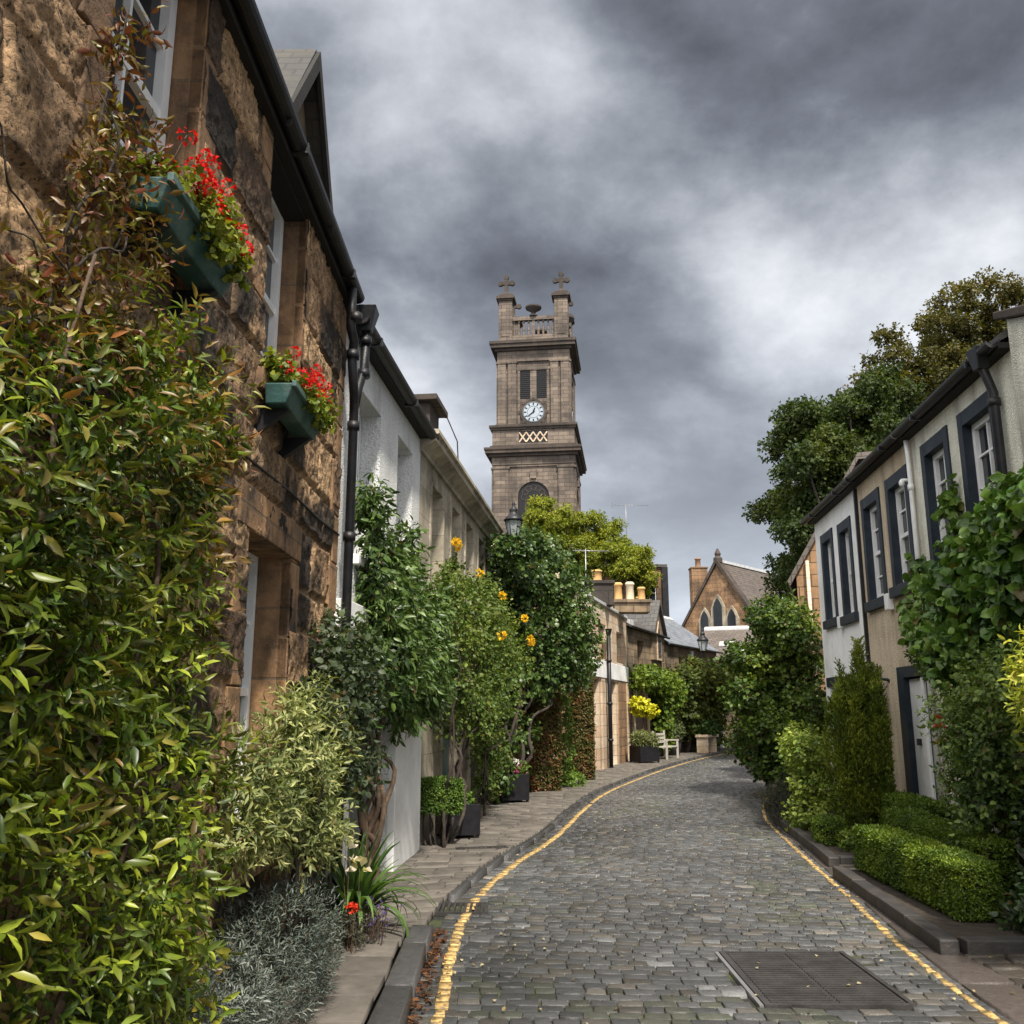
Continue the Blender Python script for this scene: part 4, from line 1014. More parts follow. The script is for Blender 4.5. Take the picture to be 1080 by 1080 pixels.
# ---------------------------------------------------------------- foliage
def unit(v): return v/np.maximum(np.linalg.norm(v, axis=-1, keepdims=True), 1e-9)
def rdir(n): return unit(rng.normal(size=(n, 3)))
TEMPL = {   # (across, along, up) of each vertex, faces
    'lance': (np.array([(0, 0, 0), (-.42, .3, .06), (0, .33, 0), (.42, .3, .06), (-.36, .66, .02), (0, .68, -.05), (.36, .66, .02), (0, 1, -.16)]), [(0, 3, 2, 2), (0, 2, 1, 1), (1, 2, 5, 4), (2, 3, 6, 5), (4, 5, 7, 7), (5, 6, 7, 7)]),
    'round': (np.array([(0, 0, 0), (-.5, .22, .1), (0, .3, 0), (.5, .22, .1), (-.52, .6, .05), (0, .66, -.04), (.52, .6, .05), (0, 1, -.18)]), [(0, 3, 2, 2), (0, 2, 1, 1), (1, 2, 5, 4), (2, 3, 6, 5), (4, 5, 7, 7), (5, 6, 7, 7)]),
    'broad': (np.array([(0, 0, 0), (-.28, -.04, .05), (0, .12, 0), (.28, -.04, .05), (-.5, .3, .1), (0, .36, -.01), (.5, .3, .1), (-.36, .66, .05), (0, .68, -.05), (.36, .66, .05), (0, 1, -.2)]),
              [(0, 2, 1, 1), (0, 3, 2, 2), (1, 2, 5, 4), (2, 3, 6, 5), (4, 5, 8, 7), (5, 6, 9, 8), (7, 8, 10, 10), (8, 9, 10, 10)]),
    'kite': (np.array([(0, 0, 0), (-.5, .45, .08), (.5, .45, .08), (0, 1, -.1), (0, .5, -.02)]), [(0, 4, 1), (0, 2, 4), (1, 4, 3), (4, 2, 3)]),
}
def leaves(name, P, Ax, Nn, L, Wd, col, kind, mat, parent):
    """one mesh of real folded leaves: base P, axis Ax, face normal Nn, length L, width Wd"""
    T, F = TEMPL[kind]; n = len(P); Ax = unit(Ax); S = unit(np.cross(Ax, Nn)); N2 = np.cross(S, Ax)
    L = np.broadcast_to(L, n)[:, None, None]; Wd = np.broadcast_to(Wd, n)[:, None, None]
    V = P[:, None]+S[:, None]*T[None, :, 0:1]*Wd+Ax[:, None]*T[None, :, 1:2]*L+N2[:, None]*T[None, :, 2:3]*L
    k = len(T); tri = []
    for f in F:
        if len(f) == 4 and f[2] == f[3]: tri.append(f[:3])
        elif len(f) == 4: tri += [(f[0], f[1], f[2]), (f[0], f[2], f[3])]
        else: tri.append(f)
    FF = (np.arange(n)[:, None, None]*k+np.array(tri)[None]).reshape(-1, 3)
    return np_mesh(name, V.reshape(-1, 3), FF, M[mat], parent, np.repeat(col, k, 0), smooth=kind != 'kite')
def blobs(bl, n, shell=.45, lump=.3, lf=2.5, reject=.62, seed=1, fr=None):
    """points near the surface of a union of ellipsoids ((cx,cy,cz),(rx,ry,rz)), with outward directions"""
    cs = np.array([b[0] for b in bl], float); rs = np.array([b[1] for b in bl], float)
    w = (rs[:, 0]*rs[:, 1]*rs[:, 2])**(2/3); w /= w.sum(); i = rng.choice(len(bl), n, p=w); d = rdir(n)
    k = 1-shell*rng.random(n)**1.6
    P0 = cs[i]+rs[i]*d; lm = 1+lump*(fbm(P0*lf, 3, seed)-.5)*2
    P = cs[i]+rs[i]*d*(k*lm)[:, None]; N = unit(d/rs[i])
    ok = np.ones(n, bool)
    for j in range(len(bl)):
        q = np.sum(((P-cs[j])/rs[j])**2, 1); ok &= ~((q < reject**2) & (i != j))
    P, N = P[ok], N[ok]
    if fr is not None:
        X = fr.np(P[:, 0], P[:, 1], P[:, 2]); keep = (P[:, 1] > .03)
        N3 = np.stack([fr.d[0]*N[:, 0]+fr.n[0]*N[:, 1], fr.d[1]*N[:, 0]+fr.n[1]*N[:, 1], N[:, 2]], 1)
        return X[keep], N3[keep]
    return P, N
def shoots(P, D, k, ln, jitter=.25, up=.3, droop=.25, th0=80, th1=25):
    """leaf whorls along shoots; returns leaf bases, axes, normals, place along the shoot"""
    n = len(P); D = unit(D+np.array([0, 0, up])+rng.normal(size=(n, 3))*jitter)
    a = unit(np.cross(D, unit(rng.normal(size=(n, 3))))); b = np.cross(D, a)
    B, Ax, Nn, U = [], [], [], []
    for i in range(k):
        u = (i+.5)/k; ph = i*2.4+rng.random(n)*.6; th = np.radians(th0+(th1-th0)*u+rng.normal(size=n)*12)[:, None]
        side = a*np.cos(ph)[:, None]+b*np.sin(ph)[:, None]; ax = unit(D*np.cos(th)+side*np.sin(th)+np.array([0, 0, -droop]))
        nn = unit(D*np.sin(th)-side*np.cos(th)*1+np.array([0, 0, .5])+rng.normal(size=(n, 3))*.25)
        ln_ = np.broadcast_to(ln, n)
        B.append(P+D*(ln_*(u-.5))[:, None]); Ax.append(ax); Nn.append(nn); U.append(np.full(n, u))
    return np.concatenate(B), np.concatenate(Ax), np.concatenate(Nn), np.concatenate(U)
def palette(cols, n, P=None, freq=1.2, seed=3, jit=.3, u=None, tip=None, tipamt=1.0):
    cols = np.array(cols, float); k = rng.random(n)*(len(cols)-1)
    if P is not None: k = np.clip(.55*k+.9*(len(cols)-1)*(fbm(P*freq, 3, seed)-.28), 0, len(cols)-1)
    i = np.minimum(k.astype(int), len(cols)-2); f = (k-i)[:, None]; c = cols[i]*(1-f)+cols[i+1]*f
    c = c*(1-jit+2*jit*rng.random(n))[:, None]
    if tip is not None:
        m = (np.clip((u-.55)/.45, 0, 1)*rng.random(n)*tipamt)[:, None]; m = np.clip(m, 0, 1); c = c*(1-m)+np.array(tip)*m
    return c
def stems(name, parent, lines, r0=.012, r1=.004, mat='bark', sides=6):
    if len(lines) <= 3 and len(lines) > 1:
        for l in lines: stems(name, parent, [l], r0, r1, mat, sides)
        return
    b = MB()
    for l in lines:
        n = len(l); b.tube(l, [r0+(r1-r0)*i/(n-1) for i in range(n)], sides)
    return b.build(name, M[mat], parent)
def wiggle(p0, p1, n=7, amp=.05):
    p0 = np.array(p0, float); p1 = np.array(p1, float)
    k = rng.normal(size=(n, 3))*amp; k[0] = 0; k[-1] *= .3
    K = p0+(p1-p0)*np.linspace(0, 1, n)[:, None]+k
    return [tuple(p) for p in spl(K, np.linspace(0, n-1, (n-1)*3+1))]
def plant(name, label, cat, base, bl, n, kind, L, Wd, cols, mat='leaf', k=6, sl=.12, group=None, fr=None, tip=None, tipamt=1, up=.3, droop=.25, shell=.45, lump=.3, lf=2.5,
          stem=None, zmin=.0, seed=1, reject=.62, clip=None, jit=.3, part='foliage', freq=1.2, th0=80, th1=25, jitter=.25):
    t = thing(name, label, cat, base, group)
    P, N = blobs(bl, n, shell, lump, lf, reject, seed, fr)
    m = P[:, 2] > zmin; P, N = P[m], N[m]
    if clip is not None: m = clip(P); P, N = P[m], N[m]
    B, Ax, Nn, U = shoots(P, N, k, sl, jitter, up, droop, th0, th1)
    c = palette(cols, len(B), B, freq, seed, jit, U, tip, tipamt(B) if callable(tipamt) else tipamt); sz = (.5+.8*rng.random(len(B))**.8); dead = rng.random(len(B)) < .03; c[dead] = c[dead]*.3+np.array([.10, .055, .02])*.7; Nn = Nn+rng.normal(size=Nn.shape)*.25
    leaves(part, B, Ax, Nn, L*sz, Wd*sz*(.85+.3*rng.random(len(B))), c, kind, mat, t)
    if stem: stems('stem', t, stem[0], *stem[1:])
    return t, P, N

# ---- big lanceolate shrub on the near left wall
G1, G2, G3, G4 = (.018, .036, .005), (.042, .078, .008), (.10, .145, .013), (.21, .235, .026)
RED, BRN = (.17, .045, .035), (.12, .07, .02)
fS = Fr((-1.45, 0), (-1.45, 8), 1)
bl = []
for y in np.arange(1.0, 3.42, .3):
    zt = 2.12+.27*(y-1.5)
    for z in np.arange(.12, zt+.25, .32):
        z_ = min(z, zt); q = rng.random(); bl.append(((y+rng.normal()*.1, .06+.10*rng.random(), z_+rng.normal()*.09), (.25+.1*q, .22+.12*rng.random(), .22+.1*q)))
for (y, z) in ((3.35, .4), (3.4, .8), (3.42, 1.2), (3.45, 1.6), (3.5, 2.0), (3.5, 2.3), (3.5, 2.55), (3.2, 2.55), (2.6, 2.45), (2.9, 2.6)): bl.append(((y, .08, z), (.22, .2, .22)))
ms = [wiggle(fS(y0, .1, 0), fS(y1, .25, z1), 8, .05) for y0, y1, z1 in ((2.2, 1.6, 2.3), (2.3, 2.4, 2.9), (2.4, 3.3, 2.8), (2.3, 3.5, 1.8), (2.2, 1.2, 1.6), (2.5, 3.0, 1.3))]
t, P, N = plant('wall_shrub', 'huge glossy green shrub with reddish young leaves filling the near left wall', 'shrub', fS(2.3, .1, 0), bl, 9200, 'lance', .061, .0195, [G1, G2, (.09, .135, .012), (.20, .25, .02), (.38, .41, .04)], 'leaf_gloss',
      k=8, sl=.13, fr=fS, tip=(.30, .12, .04), tipamt=lambda B: .14+.75*sstep(1.7, 2.7, B[:, 2])+.45*sstep(.52, .65, fbm(B*2.2, 3, 77)), up=.25, droop=.28, shell=.5, lump=.8, lf=3.2, stem=(ms, .018, .005), seed=5, freq=1.6)
# redder upper growth
bl2 = [((y, .10, z), (r, .10, r)) for y, z, r in ((2.45, 2.75, .2), (2.75, 2.8, .2), (3.05, 2.85, .18), (2.7, 3.05, .17), (2.95, 3.12, .17), (2.65, 3.3, .15), (2.85, 3.38, .16), (3.05, 3.3, .12), (2.8, 3.6, .14), (2.72, 3.8, .10), (3.05, 3.55, .1), (2.1, 2.7, .14), (3.4, 2.85, .12), (2.78, 3.95, .06), (1.8, 2.55, .14))]
t, _, _ = plant('red_climber', 'bronze-red climbing shoots reaching up to the first window box', 'climber', fS(2.6, .1, 2.8), bl2, 380, 'lance', .046, .018, [(.05, .028, .014), (.14, .05, .028), (.12, .13, .02), (.24, .08, .04)], 'leaf_gloss',
      k=7, sl=.13, fr=fS, tip=(.25, .035, .035), tipamt=.5, up=.35, shell=.8, seed=8, stem=([wiggle(fS(y0, .05, 2.4), fS(y1, .12, z1), 8, .04) for y0, y1, z1 in ((2.7, 2.75, 4.0), (2.6, 2.65, 3.6), (2.7, 3.0, 3.5), (2.3, 2.9, 3.2))], .01, .003, 'bark_dark'))
# loose wiry shoots on the wall
b = MB()
for y0, z0, y1, z1 in ((1.9, 3.3, 2.6, 2.8), (2.0, 3.1, 2.7, 2.6), (3.3, 2.9, 3.95, 3.1), (3.5, 2.6, 4.1, 2.75), (3.5, 2.3, 4.15, 2.25), (3.4, 1.9, 3.95, 1.95)):
    b.tube(wiggle(fS(y0, .05, z0), fS(y1, .14, z1), 9, .025), .0035, 5)
tag(b.build('bare_creeper', M['bark_dark']), 'bare wiry climbing stems crossing the brown stone wall', 'creeper')
bs = [((y, .15, z), (.14, .10, .05)) for y, z in ((3.85, 3.08), (4.0, 2.75), (4.05, 2.25), (3.9, 1.95), (3.8, 1.55), (2.1, 4.0))]
plant('wall_shrub', 'sparse outer twigs of reddish leaves in front of the stone between the shrub and window', 'shrub', fS(3.9, .1, 1.9), bs, 70, 'lance', .07, .024, [G2, BRN, G3], 'leaf_gloss', k=6, sl=.14, fr=fS, tip=RED, up=.1, shell=.9)

# ---- window boxes with geraniums
def window_box(label, s0, s1, z, group, seed):
    t = thing('window_box', label, 'window box', f0((s0+s1)/2, .15, z), group)
    b = MB(); o0, o1 = .075, .24
    b.hexa([f0(a, o, z) for a, o in ((s0+.03, o0), (s1-.03, o0), (s1-.03, o1-.05), (s0+.03, o1-.05))]+[f0(a, o, z+.115) for a, o in ((s0, o0), (s1, o0), (s1, o1), (s0, o1))])
    b.build('trough', M['green'], t, .008)
    b = MB(); b.box(f0, s0-.01, s1+.01, o1-.01, o1+.015, z+.09, z+.125); b.build('rim', M['green'], t, .004)
    for s in (s0+.12, s1-.12): MB().prism(f0, [(.0, z-.14), (.03, z-.14), (.2, z-.012), (.0, z-.012)], s-.02, s+.02).build('bracket', M['black'], t)
    bl = [((s, .15+.04*rng.normal(), z+.2+.03*rng.normal()), (.08, .08, .07)) for s in np.arange(s0+.06, s1, .08)]
    bl += [((s, .27, z+.12), (.05, .04, .06)) for s in np.arange(s0+.3, s1, .14)]
    g, P, N = plant('geranium', label.replace('green window box', 'trailing red geraniums in the box'), 'flowers', f0((s0+s1)/2, .18, z+.2), bl, 420, 'round', .03, .03, [G2, G3, G4, (.11, .12, .02)], 'leaf', k=5, sl=.07, fr=f0, group='window box geraniums', seed=seed)
    n = 26; Pc = []
    for i in range(n):
        s = s0+(s1-s0)*rng.random()**.7+.03; Pc.append((s, .18+rng.uniform(-.05, .14), z+rng.uniform(.18, .36)))
    Pc = np.array(Pc); W_ = f0.np(Pc[:, 0], Pc[:, 1], Pc[:, 2]); PP = np.repeat(W_, 26, 0)+rdir(26*n)*.026; dd = unit(PP-np.repeat(W_, 26, 0))
    leaves('blossoms', PP, dd+rdir(len(PP))*.6, dd, .018, .018, np.array([.62, .012, .010])*(.6+.6*rng.random((len(PP), 1))), 'kite', 'petal', g)
    stems('stem', g, [wiggle(f0(p[0], .18, z+.2), tuple(w), 4, .01) for p, w in zip(Pc, W_)], .003, .002, 'bark', 4)
window_box('green window box under the nearest upper window', 4.0, 4.80, 3.38, 'window boxes', 3)
window_box('green window box under the second upper window', 5.90, 6.69, 3.29, 'window boxes', 4)

# ---- low planting on the left
VG = [(.06, .09, .03), (.17, .20, .07), (.38, .39, .16), (.60, .56, .28)]
fL = fS
bl = [((y, o, z), (r, r*.8, r)) for y, o, z, r in ((5.0, .2, 1.1, .24), (5.35, .22, 1.3, .26), (5.75, .25, 1.2, .26), (6.1, .25, 1.35, .22), (5.5, .26, .95, .24), (5.95, .28, .95, .2), (5.3, .2, 1.55, .15), (5.7, .22, 1.58, .14), (6.0, .22, 1.65, .12), (4.7, .18, 1.3, .2), (4.6, .18, 1.0, .18), (6.3, .22, 1.5, .14))]
plant('variegated_shrub', 'pale cream-edged variegated shrub before the low stone wall window', 'shrub', fL(5.6, .2, 0), bl, 1150, 'lance', .058, .017, VG, 'leaf', k=8, sl=.12, fr=fL, shell=.7, lump=.7, up=.5, seed=12, freq=2.5,
      stem=([wiggle(fL(5.6+.1*i, .2, 0), fL(5.1+.28*i, .28, 1.4), 7, .05) for i in range(5)], .022, .006, 'bark_dark'))
LV = [(.03, .042, .034), (.07, .088, .072), (.14, .165, .145), (.25, .27, .25)]
bl = [((y, o, z), (.26, .22, .22)) for y, o, z in ((4.5, .22, .2), (4.5, .25, .42), (4.85, .25, .25), (4.85, .27, .5), (5.2, .28, .22), (5.2, .28, .48), (5.55, .25, .25), (5.5, .22, .45), (4.2, .2, .2), (4.2, .22, .42))]
plant('lavender_bush', 'silvery grey-green lavender mound by the flagstones', 'bush', fL(5.0, .2, 0), bl, 2600, 'lance', .032, .007, LV, 'needle', k=8, sl=.07, fr=fL, shell=.35, up=.7, seed=13, freq=3, th0=60, th1=20, lump=.4)
# strap-leaved plant
def strap(name, label, base, n, ln, col0, col1, w=.022, seed=1, spread=1.0):
    t = thing(name, label, 'plant', base); r_ = np.random.default_rng(seed); V = []; F = []; cl = []
    for i in range(n):
        a = r_.uniform(0, 2*math.pi); e = r_.uniform(.15, 1.0)*spread; l = ln*r_.uniform(.65, 1.1); d = np.array([math.cos(a), math.sin(a), 0]); s = np.array([-d[1], d[0], 0]); p = np.array(base)+d*.04*r_.random()+np.array([0, 0, 0]); k = 8
        th = R(90)-e*.45; c = np.array(col0)+(np.array(col1)-np.array(col0))*r_.random(); i0 = len(V)
        for j in range(k+1):
            u = j/k; ww = w*(1-u**3)*(.7+.6*min(u*3, 1)) if j < k else .001
            V += [p-s*ww/2, p+np.array([0, 0, -.004]), p+s*ww/2]; cl += [c*(.9+.3*u)]*3
            p = p+(d*math.cos(th)+np.array([0, 0, math.sin(th)]))*l/k; th -= e*.28*(1+u)
        for j in range(k):
            q = i0+j*3; F += [(q, q+1, q+4, q+3), (q+1, q+2, q+5, q+4)]
    np_mesh('foliage', np.array(V), np.array(F), M['leaf'], t, np.array(cl), smooth=True); return t
strap('strap_leaf_plant', 'long arching sword-leaved plant on the pavement before the white pillar', (-1.12, 7.0, .06), 120, .74, (.022, .05, .012), (.10, .17, .045), .038, 4, 1.0)
# little flowers at its foot
def flowers(name, label, pts, size, col, group=None, n=14, cat='flowers', stem0=None):
    pts = np.array(pts, float); base = pts.mean(0).copy(); base[2] = .0 if stem0 is None else stem0
    t = thing(name, label, cat, base, group)
    PP = np.repeat(pts, n, 0); d = rdir(len(PP)); d[:, 2] = abs(d[:, 2])*.7; PP = PP+d*size*.3
    leaves('blossoms', PP, d, rdir(len(PP))+np.array([0, 0, 1]), size, size*.7, np.array(col)*(.7+.5*rng.random((len(PP), 1))), 'kite', 'petal', t)
    stems('stem', t, [wiggle((base[0]+(p[0]-base[0])*.5, base[1]+(p[1]-base[1])*.5, base[2]), tuple(p), 4, .01) for p in pts], .004, .002, 'bark', 4)
    return t
flowers('red_flower', 'small scarlet flowers behind the silvery lavender mound', [(-1.22+rng.normal()*.04, 5.95+rng.normal()*.08, .66+rng.uniform(-.05, .1)) for _ in range(6)], .028, (.6, .02, .012), 'flowers by the left wall')
flowers('red_flower', 'orange-red flowers low beside the white lily', [(-1.0+rng.normal()*.03, 6.35+rng.normal()*.06, .36+rng.uniform(-.08, .08)) for _ in range(6)], .028, (.6, .05, .02), 'flowers by the left wall')
t = flowers('lily', 'white lily flowers with yellow leaves left of the sword-leaved plant', [(-1.08, 6.5, .62), (-1.02, 6.55, .56), (-1.12, 6.55, .68)], .085, (.62, .55, .42), 'flowers by the left wall', n=6)
flowers('lobelia', 'trailing dark purple-blue flowers at the foot of the sword-leaved plant', [(-.98+rng.normal()*.08, 6.7+rng.normal()*.14, .22+rng.uniform(-.1, .12)) for _ in range(60)], .014, (.10, .07, .22), 'flowers by the left wall', n=8)
plant('lobelia_mound', 'low dark leafy mound under the purple flowers', 'plant', (-1.02, 6.7, 0), [((-1.02, 6.7, .12), (.14, .24, .17)), ((-1.1, 6.4, .15), (.14, .2, .2))], 500, 'kite', .02, .01, [(.03, .03, .02), (.05, .05, .03), (.04, .03, .04)], 'needle', k=6, sl=.05, seed=5)

# ---- wisteria on the white house
fw_ = FA[1]
DG = [(.012, .028, .007), (.026, .055, .012), (.055, .10, .022), (.11, .165, .04)]
bl = [((s, o, z), (r, ro, r*.9)) for s, o, z, r, ro in ((.7, .25, 2.0, .35, .3), (1.1, .3, 2.35, .42, .35), (1.6, .35, 2.1, .4, .4), (2.0, .35, 2.6, .42, .4), (2.5, .4, 2.2, .42, .42), (2.9, .4, 2.65, .4, .4), (1.2, .25, 2.85, .38, .28), (1.75, .25, 3.1, .32, .25),
      (1.05, .2, 3.3, .28, .2), (.95, .18, 3.6, .18, .15), (2.4, .25, 3.0, .28, .25), (2.75, .2, 3.35, .18, .15), (3.2, .3, 2.9, .3, .3), (.5, .2, 1.75, .28, .22), (3.2, .42, 2.3, .35, .4), (3.5, .35, 1.9, .25, .3), (2.9, .4, 1.9, .3, .35), (2.2, .3, 1.75, .25, .25), (2.7, .22, 3.6, .12, .12), (.3, .25, 2.1, .3, .25), (.2, .3, 1.8, .25, .22))]
bl = [((c[0]-.28, c[1]*.62, c[2]-.12), (r_[0]*.95, r_[1]*.68, r_[2])) for c, r_ in bl]
WST = [wiggle(f1(.80+.05*i, .10+.05*(i % 2), 0), f1(.45+.14*i, .2, 2.0), 9, .05) for i in range(8)]
plant('wisteria', 'dark green wisteria with twisted woody trunk over the white house garage', 'climber', fw_(1.4, .15, 0), bl, 2500, 'lance', .095, .036, DG+[(.12, .2, .07)], 'leaf_gloss', k=7, sl=.2, fr=fw_, shell=.6, lump=.65, up=-.05, droop=.55, seed=21, stem=(WST, .032, .012, 'bark'))
bl = [((s, o, z), (.28, .25, .3)) for s, o, z in ((7.2, .2, 1.5), (7.5, .25, 1.75), (7.9, .25, 1.6), (7.8, .2, 2.0), (8.2, .25, 1.9), (7.4, .22, 1.2), (7.9, .28, 1.25))]
plant('ivy', 'small-leaved dark creeper at the corner below the black drainpipe', 'climber', f0(7.8, .2, 0), bl, 900, 'round', .05, .032, [(.02, .035, .015), (.05, .07, .035), (.10, .13, .06)], 'leaf', k=6, sl=.12, fr=f0, shell=.6, seed=22, stem=([wiggle(f0(7.7, .15, 0), f0(7.6, .2, 1.6), 6, .04), wiggle(f0(7.8, .15, 0), f0(8.0, .2, 1.9), 6, .04)], .02, .008, 'bark_dark'))

# ---- yellow rose on the cream house
bl = [((s, o, z), (r, ro, r)) for s, o, z, r, ro in ((.3, .35, 2.9, .4, .3), (.7, .4, 2.4, .4, .4), (1.3, .45, 2.8, .45, .4), (1.9, .5, 2.4, .45, .45), (2.6, .5, 2.9, .5, .4), (3.2, .6, 2.4, .5, .5), (3.8, .55, 3.0, .5, .4), (.9, .5, 1.9, .35, .35), (1.5, .6, 1.65, .38, .4), (2.2, .6, 1.5, .35, .4),
      (2.8, .6, 1.8, .4, .45), (.6, .3, 3.25, .22, .2), (1.8, .35, 3.3, .28, .25), (3.4, .4, 3.4, .3, .25), (4.3, .6, 2.5, .45, .5), (1.1, .3, 3.5, .14, .12), (3.7, .4, 1.0, .22, .3), (3.6, .4, .5, .2, .25), (4.4, .4, .9, .3, .35), (1.0, .3, 1.4, .2, .2))]
bl = [((c[0], c[1]*.78, c[2]), (r_[0], r_[1]*.8, r_[2])) for c, r_ in bl]
RG = [(.03, .055, .012), (.06, .11, .018), (.12, .17, .03), (.21, .24, .05)]
t, P, N = plant('climbing_rose', 'tall climbing rose with yellow blooms over the cream stone house doors', 'climber', f2(1.2, .3, 0), bl, 3000, 'round', .055, .032, RG, 'leaf', k=6, sl=.2, fr=f2, shell=.8, lump=.7, seed=31, tip=(.2, .12, .03), tipamt=.3,
      stem=([wiggle(f2(.35+.07*i, .3, 0), f2(.3+.45*i, .42, 2.4), 9, .06) for i in range(6)]+[wiggle(f2(3.4+.1*i, .3, 0), f2(2.8+.5*i, .5, 2.2), 8, .06) for i in range(3)], .024, .007, 'bark_dark'))
fl = np.array([f2(s, o, z) for s, o, z in ((.9, .3, 3.75), (1.0, .3, 3.72), (2.0, .45, 3.5), (3.4, .6, 3.35), (4.3, .95, 2.75), (4.4, .95, 2.7), (3.9, .9, 3.05), (1.7, .8, 2.6))])
PP = np.repeat(fl, 30, 0)+rdir(30*len(fl))*.03; dd = unit(PP-np.repeat(fl, 30, 0))
leaves('blossoms', PP, dd, rdir(len(PP)), .05, .05, np.array([.78, .50, .03])*(.7+.5*rng.random((len(PP), 1))), 'kite', 'petal', t)

# ---- the large climber round the lantern
bl = [((x, y, z), (r, r*1.1, r)) for x, y, z, r in ((.1, 17.6, 2.7, .6), (.5, 18.0, 3.3, .7), (.9, 18.4, 2.9, .65), (.3, 17.6, 3.9, .6), (.75, 18.2, 4.2, .6), (1.15, 18.8, 3.6, .55), (1.35, 19.2, 3.1, .5), (.0, 17.0, 3.3, .5), (.05, 16.9, 4.1, .45), (.55, 18.0, 4.75, .4), (.15, 17.5, 4.7, .38), (.6, 17.8, 2.3, .5), (1.2, 19.0, 2.4, .45), (.0, 17.0, 2.2, .4), (-.3, 16.4, 2.8, .4), (-.35, 16.2, 3.7, .35), (1.5, 19.6, 2.7, .35), (1.25, 19.0, 4.2, .35), (-.25, 16.5, 4.4, .3), (-.3, 16.2, 1.6, .3), (-.3, 16.3, 1.0, .28), (-.25, 16.2, .45, .25), (.1, 17.3, 1.2, .35), (.12, 15.75, 4.25, .28), (.3, 16.0, 4.5, .26), (-.15, 15.7, 4.35, .24))]
plant('tall_climber', 'tall bushy dark green climber rising behind the black lantern', 'climber', (-.3, 16.9, 0), bl, 4800, 'round', .08, .06, DG+[(.15, .23, .09)], 'leaf_gloss', k=5, sl=.22, shell=.6, lump=.7, lf=2.0, seed=41, reject=.7,
      stem=([wiggle((-.36+.06*i, 16.2+.1*i, 0), (-.1+.2*i, 17+.2*i, 2.8), 9, .08) for i in range(6)], .045, .015, 'bark_dark'))

# ---- clipped and potted things on the left pavement
def hedge(name, label, cat, fr, s0, s1, o0, o1, z0, z1, n, cols, size=.028, group=None, seed=1, wav=.02, mat='needle', tip=None, core=True, kind='kite'):
    t = thing(name, label, cat, fr((s0+s1)/2, (o0+o1)/2, z0), group)
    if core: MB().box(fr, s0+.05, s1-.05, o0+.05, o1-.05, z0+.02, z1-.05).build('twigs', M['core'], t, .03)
    ls, lo, lz = s1-s0, o1-o0, z1-z0; ar = np.array([ls*lo, ls*lz, ls*lz, lo*lz, lo*lz]); i = rng.choice(5, n, p=ar/ar.sum())
    u = rng.random((n, 3)); d = np.zeros((n, 3)); q = np.stack([s0+ls*u[:, 0], o0+lo*u[:, 1], z0+lz*u[:, 2]], 1)
    for k, (ax, val, sg) in enumerate(((2, z1, 1), (1, o1, 1), (1, o0, -1), (0, s0, -1), (0, s1, 1))):
        m = i == k; q[m, ax] = val; d[m, ax] = sg
    c_ = np.array([(s0+s1)/2, (o0+o1)/2, (z0+z1)/2]); hh = np.array([ls, lo, lz])/2    # rounded edges
    e = np.sort(np.abs(q-c_)/hh, 1)[:, 1]; inn = np.clip((e-.8)/.2, 0, 1)*.03
    q -= d*(inn+.045*rng.random(n)**1.5-wav*(fbm(q*6, 3, seed)-.5)*2)[:, None]
    P = fr.np(q[:, 0], q[:, 1], q[:, 2]); D = np.stack([fr.d[0]*d[:, 0]+fr.n[0]*d[:, 1], fr.d[1]*d[:, 0]+fr.n[1]*d[:, 1], d[:, 2]], 1)
    B, Ax, Nn, U = shoots(P, D, 4, size*1.4, .5, .2, .0)
    c = palette(cols, len(B), B, 3, seed, .3, U, tip, .6); leaves('foliage', B, Ax, Nn, size*(.7+.6*rng.random(len(B))), size*.55, c, kind, mat, t); return t
BX = [(.02, .045, .008), (.045, .09, .012), (.085, .15, .02), (.13, .2, .03)]
gt = Fr((-1.12, 11.35), (-.62, 11.55), 1)
t = hedge('box_topiary', 'clipped box bush on bare stems beside the white pillar', 'topiary', gt, 0, .5, -.2, .22, .42, .80, 2600, BX, .03, seed=2)
stems('stem', t, [wiggle(gt(.12+.06*i, .0+.02*(i % 2), .04), gt(.05+.1*i, .02, .5), 5, .015) for i in range(5)], .014, .01, 'bark_dark')
def planter(label, fr, s0, s1, o0, o1, z1, group='black planters on the left pavement', mat='black', feet=True):
    t = thing('planter', label, 'planter', fr((s0+s1)/2, (o0+o1)/2, .05), group)
    b = MB(); z0 = .09
    w = .02
    b.box(fr, s0, s1, o0, o0+w, z0, z1); b.box(fr, s0, s1, o1-w, o1, z0, z1); b.box(fr, s0, s0+w, o0+w, o1-w, z0, z1); b.box(fr, s1-w, s1, o0+w, o1-w, z0, z1); b.box(fr, s0+w, s1-w, o0+w, o1-w, z0, z0+.03)
    b.build('box', M[mat], t, .004)
    MB().box(fr, s0+w, s1-w, o0+w, o1-w, z1-.07, z1-.04).build('compost', M['soil'], t)
    b = MB()
    for s in (s0+.03, s1-.03):
        for o in (o0+.03, o1-.03): b.box(fr, s-.02, s+.02, o-.02, o+.02, .05, z0-.002)
    b.build('foot', M[mat], t); return t
gp = Fr((-.92, 12.1), (-.45, 12.25), 1)
planter('low black planter with small green plants beside the box topiary', gp, 0, .48, -.22, .22, .46)
plant('bedding_plant', 'small pale-flowered plants in the low black planter', 'plant', gp(.24, 0, .4), [(gp(.12+.12*i, 0, .5), (.1, .1, .09)) for i in range(3)], 300, 'round', .035, .022, BX+[(.3, .33, .2)], 'leaf', k=5, sl=.07, seed=7)
gq = Fr((-.25, 16.7), (.22, 16.85), 1)
planter('square black planter of pink and white flowers before the tall climber', gq, 0, .5, -.25, .25, .52)
